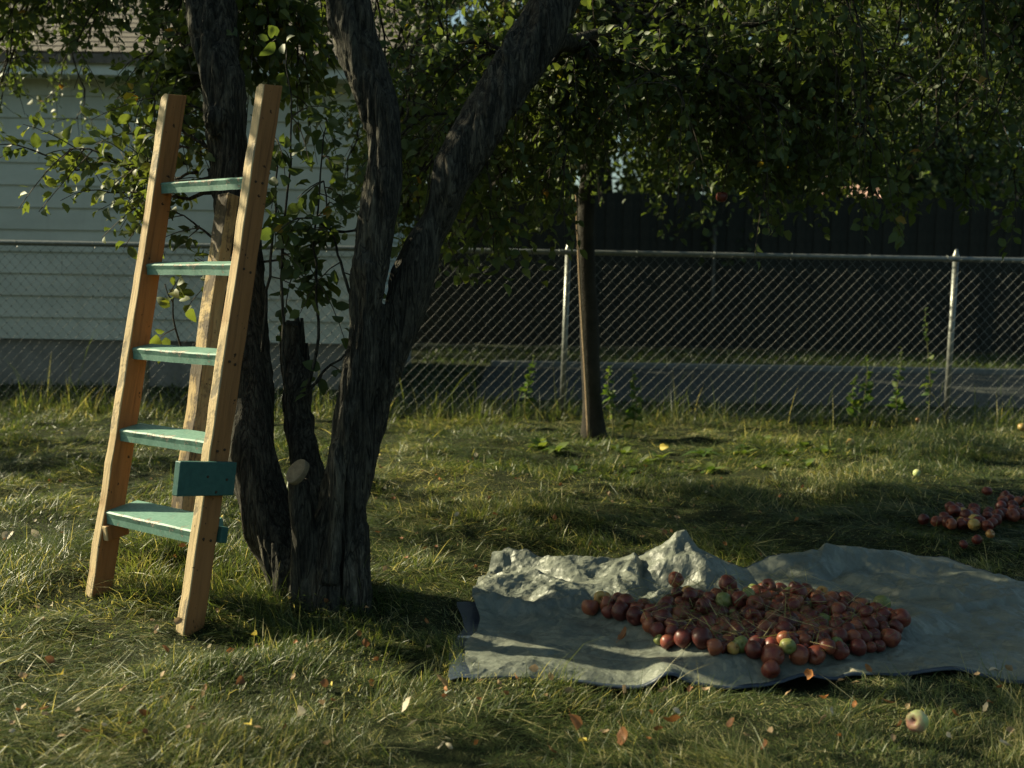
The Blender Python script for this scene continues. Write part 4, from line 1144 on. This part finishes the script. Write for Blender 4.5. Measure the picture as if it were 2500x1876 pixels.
def put_apple(p, s, kindc, label, group=None, rot=None, stem=True):
    o = bpy.data.objects.new('apple', random.choice(AM[kindc])); COL.objects.link(o)
    o.location = p; o.scale = (s, s, s)
    o.rotation_euler = rot if rot is not None else (random.uniform(0, 6.3), random.uniform(0, 6.3), random.uniform(0, 6.3))
    tag(o, label, 'apple', group)
    if stem:
        c = bpy.data.objects.new('stem', stem_me); COL.objects.link(c); c.parent = o
    return o
# the heap: marked apples from the photograph, then the filling
marked = [  # px, py of the centre, radius in photograph pixels, colour, label
    (1648, 1441, 20, 'red', 'dull red apple alone above the heap, against the upright fold of the tarp'),
    (1745, 1603, 22, 'red', 'sunlit red apple at the front edge of the heap, left of the yellow one'),
    (1790, 1604, 16, 'yellow', 'small spotted yellow apple at the front edge of the heap'),
    (1882, 1627, 23, 'red', 'large sunlit red apple furthest forward at the front of the heap'),
    (1888, 1598, 20, 'red', 'sunlit red apple resting behind the large red one at the front of the heap'),
    (1931, 1598, 18, 'red', 'round sunlit red apple at the front of the heap beside dry stems'),
    (1930, 1573, 14, 'red', 'small bright red apple behind the round sunlit one at the heap front'),
    (1794, 1583, 13, 'green', 'small green apple just behind the spotted yellow one'),
    (2152, 1474, 21, 'green', 'large green apple at the right end of the heap'),
    (1688, 1548, 16, 'green', 'green apple with its hollow showing at the left front of the heap'),
    (1613, 1570, 14, 'green', 'yellow green apple lowest at the left front of the heap'),
    (1792, 1498, 14, 'green', 'small green apple in the middle of the heap behind a grass stem'),
    (2036, 1588, 17, 'green', 'green apple near the right front of the heap'),
    (1930, 1470, 17, 'green', 'greenish apple near the top of the heap'),
    (1763, 1477, 15, 'red', 'upright orange red apple near the top left of the heap'),
    (1432, 1479, 11, 'red', 'leftmost small apple at the tip of the heap'),
    (1465, 1478, 18, 'yellow', 'sunlit orange apple second from the left tip of the heap'),
    (1480, 1468, 14, 'yellow', 'pale orange apple tucked behind at the left tip of the heap'),
    (1677, 1452, 14, 'yellow', 'small bright orange apple in sun on the back edge of the heap'),
    (2030, 1486, 24, 'red', 'largest dull red apple on the right of the heap'),
]
pos, rad, col, lab = [], [], [], []
for px, py, r_, c, l in marked:
    g = G(px, py + r_ * .55, .035); r_w = r_ * g[1] / FPX
    pos.append([g[0], g[1], 0]); rad.append(r_w); col.append(c); lab.append(l)
nm = len(pos)
heap = polygz(.04, [(1440, 1492), (1500, 1480), (1600, 1478), (1680, 1470), (1760, 1462), (1850, 1445), (1960, 1440), (2050, 1462), (2140, 1490), (2200, 1540), (2185, 1566), (2080, 1602), (1960, 1618), (1870, 1622), (1780, 1606), (1700, 1596), (1620, 1580), (1585, 1550), (1530, 1518), (1470, 1500)])
lo_, hi_ = heap.min(0), heap.max(0)
def heap_in(P): return in_poly(P, heap)
tgt = 300
while len(pos) < tgt:
    P = rng.uniform(lo_, hi_)
    if not heap_in(P[None])[0]: continue
    pos.append([P[0], P[1], rng.uniform(0, .12)]); rad.append(.0265 * float(np.clip(rng.normal(.86, .15), .55, 1.15)))
    col.append(rng.choice(['red', 'green', 'yellow'], p=[.935, .045, .02])); lab.append(None)
pos = np.array(pos); rad = np.array(rad); fix = np.arange(len(pos)) < nm
zb = th_(pos[:, 0], pos[:, 1])
cen = heap.mean(0)
pos[:, 2] += zb + rad
for it in range(220):
    if it % 20 == 0: zb = th_(pos[:, 0], pos[:, 1])
    pos[:, 2] -= .0016
    d = pos[:, None] - pos[None]; dist = np.linalg.norm(d, axis=2) + np.eye(len(pos))
    ov = (rad[:, None] + rad[None]) * .965 - dist
    ov[ov < 0] = 0; np.fill_diagonal(ov, 0)
    push = (d / dist[..., None] * ov[..., None] * .42)
    mv = push.sum(1); mv[fix, :2] *= .08
    lim = np.linalg.norm(mv, axis=1, keepdims=True); mv *= np.minimum(1, .012 / np.maximum(lim, 1e-9))
    pos += mv
    out = ~heap_in(pos[:, :2]) & ~fix
    pos[out, :2] += nrm(cen - pos[out, :2]) * .0026
    pos[:, 2] = np.maximum(pos[:, 2], zb + rad * .93)
for k in range(len(pos)):
    c = col[k]
    if lab[k]: put_apple(pos[k], rad[k] / .0265, c, lab[k], 'apples heaped on the tarp', (R(-25), R(-35), random.uniform(0, 6)) if c == 'green' else None)
    else:
        zx = (pos[k, 0] - lo_[0]) / (hi_[0] - lo_[0]); zy = (pos[k, 1] - lo_[1]) / (hi_[1] - lo_[1])
        zone = 'left tail' if zx < .28 else (('front ' if zy < .36 else 'back ' if zy > .66 else 'middle ') + ('left' if zx < .52 else 'centre' if zx < .76 else 'right'))
        size_ = 'large' if rad[k] > .029 else 'small' if rad[k] < .0235 else 'medium'
        l = {'red': size_ + ' dull red apple in the ' + zone + ' of the heap on the tarp', 'green': 'plain greenish apple lying among the red ones in the shaded heap', 'yellow': 'dull yellowish apple lying among the red ones in the shaded heap'}[c]
        put_apple(pos[k], rad[k] / .0265, c, l, 'apples heaped on the tarp')
# second lot, on the grass at the right
p_, r2 = [], []
for _ in range(62):
    u = rng.random()
    px = 2300 + u * 320 + rng.normal() * 12; py = 1276 - 34 * min(u * 2, 1) + rng.normal() * 13
    g = G(px, py, .05); rr_ = .0255 * rng.uniform(.8, 1.2)
    for _k in range(40):
        if not p_ or np.min(np.linalg.norm(np.array(p_)[:, :2] - g[:2], axis=1)) > .048: break
        g = g + np.r_[rng.normal(size=2) * .035, 0]
    p_.append([g[0], g[1], gh(g[0], g[1])[0] + rr_ * .95 + .022]); r2.append(rr_)
for k in range(len(p_)):
    put_apple(p_[k], r2[k] / .0265, 'red' if rng.random() < .9 else 'yellow', ('larger' if r2[k] > .0265 else 'smaller') + ' dull apple in the second loose lot, ' + ('at its left end' if p_[k][0] < 2.3 else 'in its middle' if p_[k][0] < 2.55 else 'at the picture edge'), 'apples lying on the grass behind the tarp')
for px, py, r_, c, l in [(2352, 1338, 11, 'red', 'left one of three rotting apples in dark grass behind the tarp'), (2385, 1333, 13, 'red', 'brightest red middle one of three apples in dark grass behind the tarp'), (2415, 1328, 11, 'yellow', 'right one of three rotting apples in dark grass behind the tarp'),
                        (2345, 1288, 10, 'yellow', 'small pale apple just below the second loose lot'), (2075, 1094, 11, 'yellow', 'pinkish apple in sunlit grass between the weeds and the right fence post'), (2236, 1174, 9, 'pale', 'small pale pink apple at the edge of the shade in the middle of the lawn'),
                        (2494, 1058, 10, 'yellow', 'orange apple in the grass right of the last fence post'), (2240, 1040, 6, 'yellow', 'small tan apple in the grass left of the last fence post')]:
    g = G(px, py + r_ * .5); s_ = r_ * g[1] / FPX / .0265
    put_apple((g[0], g[1], gh(g[0], g[1])[0] + .0265 * s_ * .9 + .028), s_, c, l)
g = G(2238, 1812)
put_apple((g[0], g[1], gh(g[0], g[1])[0] + .054), 27 * g[1] / FPX / .0265, 'pale', 'pale green and pink apple alone in the front grass, its hollow turned left', None, (R(8), R(-68), R(28)))
hp = W(1762, 482, 4.5)
put_apple(tuple(hp), .95, 'red', 'dull red apple still hanging from the tree', None, (R(10), 0, 0))
ht = np.array([hp + np.array([0, 0, z]) for z in (.012, .06, .14, .25)]) + np.array([[0, 0, 0], [.01, 0, 0], [.02, .02, 0], [.05, .05, 0]])
tubes('twig', [(ht, [.0016, .002, .003, .004])], TWIG, tree, 5)

# ------------------------------------------------------------------ grass
def blades(P, hgt_, wid, direc, lean, tint, bend, segs=3):
    """P (n,3) roots; returns arrays of one mesh of curved blades"""
    n = len(P); K = segs + 1
    t = np.linspace(0, 1, K)
    dz = np.cos(lean)[:, None] * t - bend[:, None] * t ** 2 * .45
    dh = np.sin(lean)[:, None] * t + bend[:, None] * t ** 2 * .55
    dir3 = np.c_[np.cos(direc), np.sin(direc), np.zeros(n)]
    cen = P[:, None] + hgt_[:, None, None] * (dh[..., None] * dir3[:, None] + dz[..., None] * np.array([0, 0, 1.0]))
    cen[..., 2] = np.maximum(cen[..., 2], P[:, None, 2] + .004)
    tw = direc + math.pi / 2 + rng.normal(size=n) * .7
    sd = np.c_[np.cos(tw), np.sin(tw), rng.normal(size=n) * .25]
    wv = wid[:, None] * np.array([1.0, .9, .62, 0][:K] if K == 4 else np.linspace(1, 0, K))
    L = cen - sd[:, None] * wv[..., None] * .5; Rr = cen + sd[:, None] * wv[..., None] * .5
    V = np.concatenate([L[:, :-1], Rr[:, :-1], cen[:, -1:]], 1)        # per blade: K-1 left, K-1 right, tip
    m = 2 * (K - 1) + 1; o = np.arange(n)[:, None] * m
    F4 = np.concatenate([np.stack([o[:, 0] + k, o[:, 0] + K - 1 + k, o[:, 0] + K + k, o[:, 0] + k + 1], -1) for k in range(K - 2)])
    F3 = np.stack([o[:, 0] + K - 2, o[:, 0] + 2 * (K - 1) - 1, o[:, 0] + m - 1], -1)
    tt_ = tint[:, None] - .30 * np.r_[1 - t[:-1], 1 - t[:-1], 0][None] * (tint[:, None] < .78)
    return V.reshape(-1, 3), F4, F3, np.clip(tt_, 0, 1).ravel()
def field(x, y, s, seed): return fbm(np.c_[x, y] * s, seed, 3)
trunk_xy = W(765, 1440, 3.58)[:2]
N = 420000
Dn = np.sqrt(rng.uniform(1.95 ** 1.25, 8.9 ** 1.25, N) ** (2 / 1.25))
Dn = rng.uniform(1.95 ** .75, 8.9 ** .75, N) ** (1 / .75)
X = rng.uniform(-.56, .56, N) * Dn
keep = ~in_poly(np.c_[X, Dn], tarp_poly) & (np.hypot((X - trunk_xy[0]) / .16, (Dn - trunk_xy[1]) / .13) > 1)
X, Dn = X[keep], Dn[keep]; N = len(X)
clump = field(X, Dn, 2.1, 41); fine = field(X, Dn, 7.5, 42)
ang = math.pi * 1.3 * field(X, Dn, .9, 43) + .9 * field(X, Dn, 4.0, 44) + rng.normal(size=N) * 1.25 + .3
hh = (.042 + .030 * clump + .031 * fine) * rng.lognormal(0, .38, N)
hh = np.clip(hh, .015, .16)
near_f = Dn > 7.6
hh[near_f] *= 1.3
tall = (np.abs(clump) < .9) & (rng.random(N) < .035); hh[tall] *= 1.9
mat_ = np.clip(.55 + 1.1 * field(X, Dn, 1.7, 45), 0, 1)
lean = np.clip(R(30) + R(46) * mat_ + rng.normal(size=N) * R(20), 0, R(88))
dry = np.clip(.30 + .9 * field(X, Dn, 1.5, 46) + .30 * mat_ - .2, 0, 1)
tint = np.clip(rng.beta(2, 3, N) * .62 + .25 * dry + .07 * fine, 0, .8)
straw = rng.random(N) < (.08 + .22 * dry); tint[straw] = rng.uniform(.78, 1.0, straw.sum())
wid = np.clip(.0018 * (Dn / 2.6) ** .72, .0017, .0055) * rng.uniform(.7, 1.35, N)
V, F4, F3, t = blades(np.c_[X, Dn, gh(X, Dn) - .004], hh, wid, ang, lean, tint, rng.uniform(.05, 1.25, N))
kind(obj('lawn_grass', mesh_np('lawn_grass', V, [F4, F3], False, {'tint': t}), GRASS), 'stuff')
# side lawn just outside the picture, sparser
N = 16000
X = rng.uniform(-4.5, 4.5, N); Y = rng.uniform(.3, 9.5, N); k_ = (np.abs(X) > .54 * Y) ; X, Y = X[k_], Y[k_]; N = len(X)
V, F4, F3, t = blades(np.c_[X, Y, gh(X, Y) - .004], rng.uniform(.05, .13, N), rng.uniform(.006, .012, N), rng.uniform(0, 6.3, N), rng.uniform(.2, 1.2, N), rng.uniform(.1, .75, N), rng.uniform(.1, .8, N))
k_ = ~in_poly(np.c_[X, Y], tarp_poly)
kind(obj('side_grass', mesh_np('side_grass', V, [F4, F3], False, {'tint': t}), GRASS), 'stuff')
# tall unmown grass along the fence, and the verges beyond it
N = 5200
X = rng.uniform(-4.6, 4.8, N); Y = FY + rng.normal(size=N) * .16 + .02
cl = field(X, Y * 0, 1.9, 47) + .4 * field(X, Y * 0, 6, 48)
hg = np.clip(.09 + .10 * cl, .04, .22) * rng.lognormal(0, .4, N)
far_tall = rng.random(N) < .02; hg[far_tall] = rng.uniform(.3, .62, far_tall.sum())
ti = np.clip(rng.beta(2, 2, N), .1, 1.0)
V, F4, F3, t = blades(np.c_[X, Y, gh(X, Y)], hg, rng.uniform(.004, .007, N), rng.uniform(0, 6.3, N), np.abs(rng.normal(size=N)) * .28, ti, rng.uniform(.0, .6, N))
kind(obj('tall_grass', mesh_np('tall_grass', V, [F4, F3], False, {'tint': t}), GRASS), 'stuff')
N = 26000
X = rng.uniform(-9, 12, N); Y = rng.uniform(8.7, 18.4, N)
k_ = ~((X > -.4) & (Y > 9.66) & (Y < 14.1)) & ~((X < HX1 + .02) & (Y > HY)); X, Y = X[k_], Y[k_]; N = len(X)
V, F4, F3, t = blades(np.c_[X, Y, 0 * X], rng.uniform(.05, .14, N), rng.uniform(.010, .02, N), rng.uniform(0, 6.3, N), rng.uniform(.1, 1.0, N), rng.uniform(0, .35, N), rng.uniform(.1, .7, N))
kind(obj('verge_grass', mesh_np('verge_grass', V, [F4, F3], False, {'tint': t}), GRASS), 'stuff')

# ------------------------------------------------------------------ weeds
WEED = mat_leaf('weed_leaf', [(0, (0.035, 0.07, 0.02)), (.6, (.07, .12, .03)), (1, (.13, .16, .05))], .35)
WSTEM = M('weed_stem').base((.12, .12, .05), .8).m
for px, py, top, lab_ in [(2268, 985, 755, 'tallest seed headed weed left of the right fence post'), (2196, 985, 850, 'thin branching weed second left of the right fence post'), (2088, 985, 915, 'short forked weed at the fence between the posts'),
                          (1490, 1050, 895, 'upright leafy weed touching the right side of the slim trunk'), (1545, 1055, 905, 'bushy weed right of the slim trunk'), (2115, 985, 870, 'thin straight weed at the fence between the posts'), (1285, 985, 865, 'thin seed stalk left of the middle fence post')]:
    D = 8.18 if px > 1600 or px < 1300 else 7.3
    a = W(px, py, D); a[2] = 0; b = W(px + rng.uniform(-6, 12), top, D)
    wt = thing('weed', lab_, 'weed', tuple(a))
    P = np.array([a + (b - a) * t_ + np.array([.02 * math.sin(t_ * 5 + px), 0, 0]) for t_ in np.linspace(0, 1, 9)])
    tubes('stem', [(P, np.linspace(.005, .002, 9))], WSTEM, wt, 5)
    n = 46; tt = rng.uniform(.12, 1, n) ** .8
    q_ = np.array([np.interp(tt, np.linspace(0, 1, 9), P[:, c]) for c in range(3)]).T
    th2 = rng.uniform(0, 6.3, n); ax = np.c_[np.cos(th2), np.sin(th2), rng.uniform(-.2, .9, n)]
    V, f4, f3, t = leaf_batch(q_, ax, rng.normal(size=(n, 3)) + np.array([0, 0, 1]), np.interp(tt, [0, .55, 1], [.10, .055, .022]) * rng.uniform(.6, 1.3, n), rng.uniform(.2, 1, n))
    kind(obj('foliage', mesh_np('foliage', V, [f4, f3], True, {'tint': t}), WEED, wt), 'stuff')
dock = []
def dock_mesh(k):
    n = 8 + k % 4
    th2 = np.linspace(0, 6.28, n, endpoint=False) + rng.normal(size=n) * .3
    ax = np.c_[np.cos(th2), np.sin(th2), rng.uniform(.35, 1.7, n)]
    return leaf_batch(np.c_[np.cos(th2), np.sin(th2), 0 * th2] * .012, ax, np.c_[-np.cos(th2), -np.sin(th2), 1.2 + 0 * th2], rng.uniform(.06, .13, n), rng.uniform(.25, 1, n), rng.uniform(.1, .8, n))
dm = []
for k in range(5):
    V, f4, f3, t = dock_mesh(k); me = mesh_np('leaf_rosette', V, [f4, f3], True, {'tint': t}); me.materials.append(WEED); dm.append(me)
for k in range(30):
    if k < 20: px, py = rng.uniform(1560, 2040), rng.uniform(1078, 1160)
    else: px, py = rng.uniform(1180, 1560), rng.uniform(1085, 1165)
    g = G(px, py)
    o = bpy.data.objects.new('broadleaf_weed', dm[k % 5]); COL.objects.link(o)
    o.location = (g[0], g[1], gh(g[0], g[1])[0]); o.rotation_euler = (0, 0, rng.uniform(0, 6.3)); s_ = rng.uniform(.5, .95); o.scale = (s_, s_, s_)
    tag(o, 'low broad leaved weed in the sunlit grass before the fence', 'weed', 'broad leaved weeds in the lawn')

# ------------------------------------------------------------------ fallen leaves, thatch
def dry_mesh(k, mat):
    n = 8
    t = np.linspace(0, 1, n)
    wdt = .34 * np.sin(np.pi * t ** .85) ** .8 * rng.uniform(.8, 1.25) + .008
    cu, fo = rng.uniform(-.6, 1.3), rng.uniform(.1, 1.3)
    rows_ = []
    for c in (-1, -.5, 0, .5, 1):
        x = c * wdt * (1 + .10 * rng.normal(size=n)); z = fo * np.abs(x) * rng.uniform(.6, 1.1) + cu * (t - .5) ** 2 + .02 * rng.normal(size=n) + .25 * x * (t - .5)
        rows_.append(np.c_[x, t, z])
    V = np.stack(rows_, 1).reshape(-1, 3)
    i = (np.arange(n - 1)[:, None] * 5 + np.arange(4)[None]).ravel()
    F = np.stack([i, i + 1, i + 6, i + 5], -1)
    SVs, SFs = tube_vf(np.array([(0, 0, cu * .25), (.01, -.16, cu * .3 + .03), (.04, -.3, cu * .3 + .09)]), .012, 3)
    me = mesh_np('fallen_leaf', np.r_[V, SVs], [np.r_[F, SFs + len(V)]], True); me.materials.append(mat)
    return me
dmesh = {k: [dry_mesh(i, m) for i in range(5)] for k, m in DRY.items()}
special = [(1395, 1798, 'orange', .050, 'large curled orange leaf in the front grass below the tarp'), (1005, 1742, 'pale', .044, 'bright pale leaf in the grass left of the tarp corner'), (1066, 1690, 'tan', .052, 'tan leaf standing on edge by the front left tarp corner'),
           (612, 1835, 'yellow', .032, 'ring curled yellow brown leaf at the bottom of the lawn'), (1525, 1832, 'brown', .05, 'dark brown leaf in the bottom grass right of the orange one'), (1660, 1825, 'orange', .042, 'narrow tan orange leaf upright in the bottom grass'),
           (745, 1780, 'pale', .042, 'pale tan leaf lying in grass below the tree shadow'), (1609, 1103, 'yellow', .075, 'bright yellow leaf among the broad leaved weeds'), (30, 1335, 'pale', .06, 'large pale leaf in the grass left of the ladder foot'), (75, 1330, 'pale', .055, 'second large pale leaf left of the ladder foot'),
           (1520, 1595, 'brown', .05, 'small brown leaf lying on the sunlit left part of the tarp'), (2440, 1856, 'pale', .04, 'pale leaf at the bottom right corner of the lawn'), (1990, 1702, 'orange', .035, 'orange leaf in grass just in front of the tarp edge')]
def put_leaf(p, c, s, label, group=None):
    o = bpy.data.objects.new('fallen_leaf', random.choice(dmesh[c])); COL.objects.link(o)
    o.location = p; o.rotation_euler = (random.gauss(0, .7), random.gauss(0, .7), random.uniform(0, 6.3)); o.scale = (s, s, s)
    return tag(o, label, 'leaf', group)
for px, py, c, s, l in special:
    g = G(px, py); z = gh(g[0], g[1])[0] + .055
    if in_poly(g[None, :2], tarp_poly)[0]: z = th_(g[:1], g[1:2])[0] + .012
    put_leaf((g[0], g[1], z), c, s, l)
LBL = {'tan': 'tan curled dry leaf scattered on the lawn', 'orange': 'orange brown dry leaf scattered on the lawn', 'brown': 'dark brown dry leaf scattered on the lawn', 'yellow': 'small yellow leaf scattered on the lawn', 'pale': 'small pale dry leaf scattered on the lawn'}
cnt = 0
while cnt < 280:
    if cnt < 120: px, py = rng.uniform(-20, 2520), rng.uniform(1560, 1880)
    elif cnt < 210: px, py = rng.uniform(880, 2000), rng.uniform(1120, 1400)
    else: px, py = rng.uniform(0, 1100), rng.uniform(1100, 1560)
    g = G(px, py)
    if in_poly(g[None, :2], tarp_poly)[0] or np.hypot((g[0] - trunk_xy[0]) / .2, (g[1] - trunk_xy[1]) / .16) < 1: continue
    c = rng.choice(['tan', 'orange', 'brown', 'yellow', 'pale'], p=[.42, .18, .22, .03, .15])
    put_leaf((g[0], g[1], gh(g[0], g[1])[0] + rng.uniform(.015, .055)), c, rng.uniform(.014, .030), LBL[c], 'fallen leaves, ' + str(c))
    cnt += 1
# dry stems and clippings over the heap
N = 620
k_ = rng.integers(nm, len(pos), N)
P = pos[k_] + np.c_[rng.normal(size=(N, 2)) * .03, rad[k_] + .002]
V, F4, F3, t = blades(P, rng.uniform(.05, .16, N), rng.uniform(.0012, .0026, N), rng.uniform(0, 6.3, N), rng.uniform(.9, 1.5, N), rng.uniform(.3, 1, N), rng.uniform(0, .4, N))
kind(obj('grass_clippings', mesh_np('grass_clippings', V, [F4, F3], False, {'tint': t}), GRASS), 'stuff')
# the lit bare twig that hangs at the upper right
P = smooth_line(np.array([W(2335, -10, 4.1), W(2345, 40, 4.1), W(2318, 120, 4.1), W(2240, 205, 4.1), (W(2165, 255, 4.1))]), 18)
tubes('bare_twig', [(P, np.linspace(.0035, .0014, 18))], mat_simple('pale_twig', (.2, .17, .12), (.32, .28, .2), 30), tree, 5)
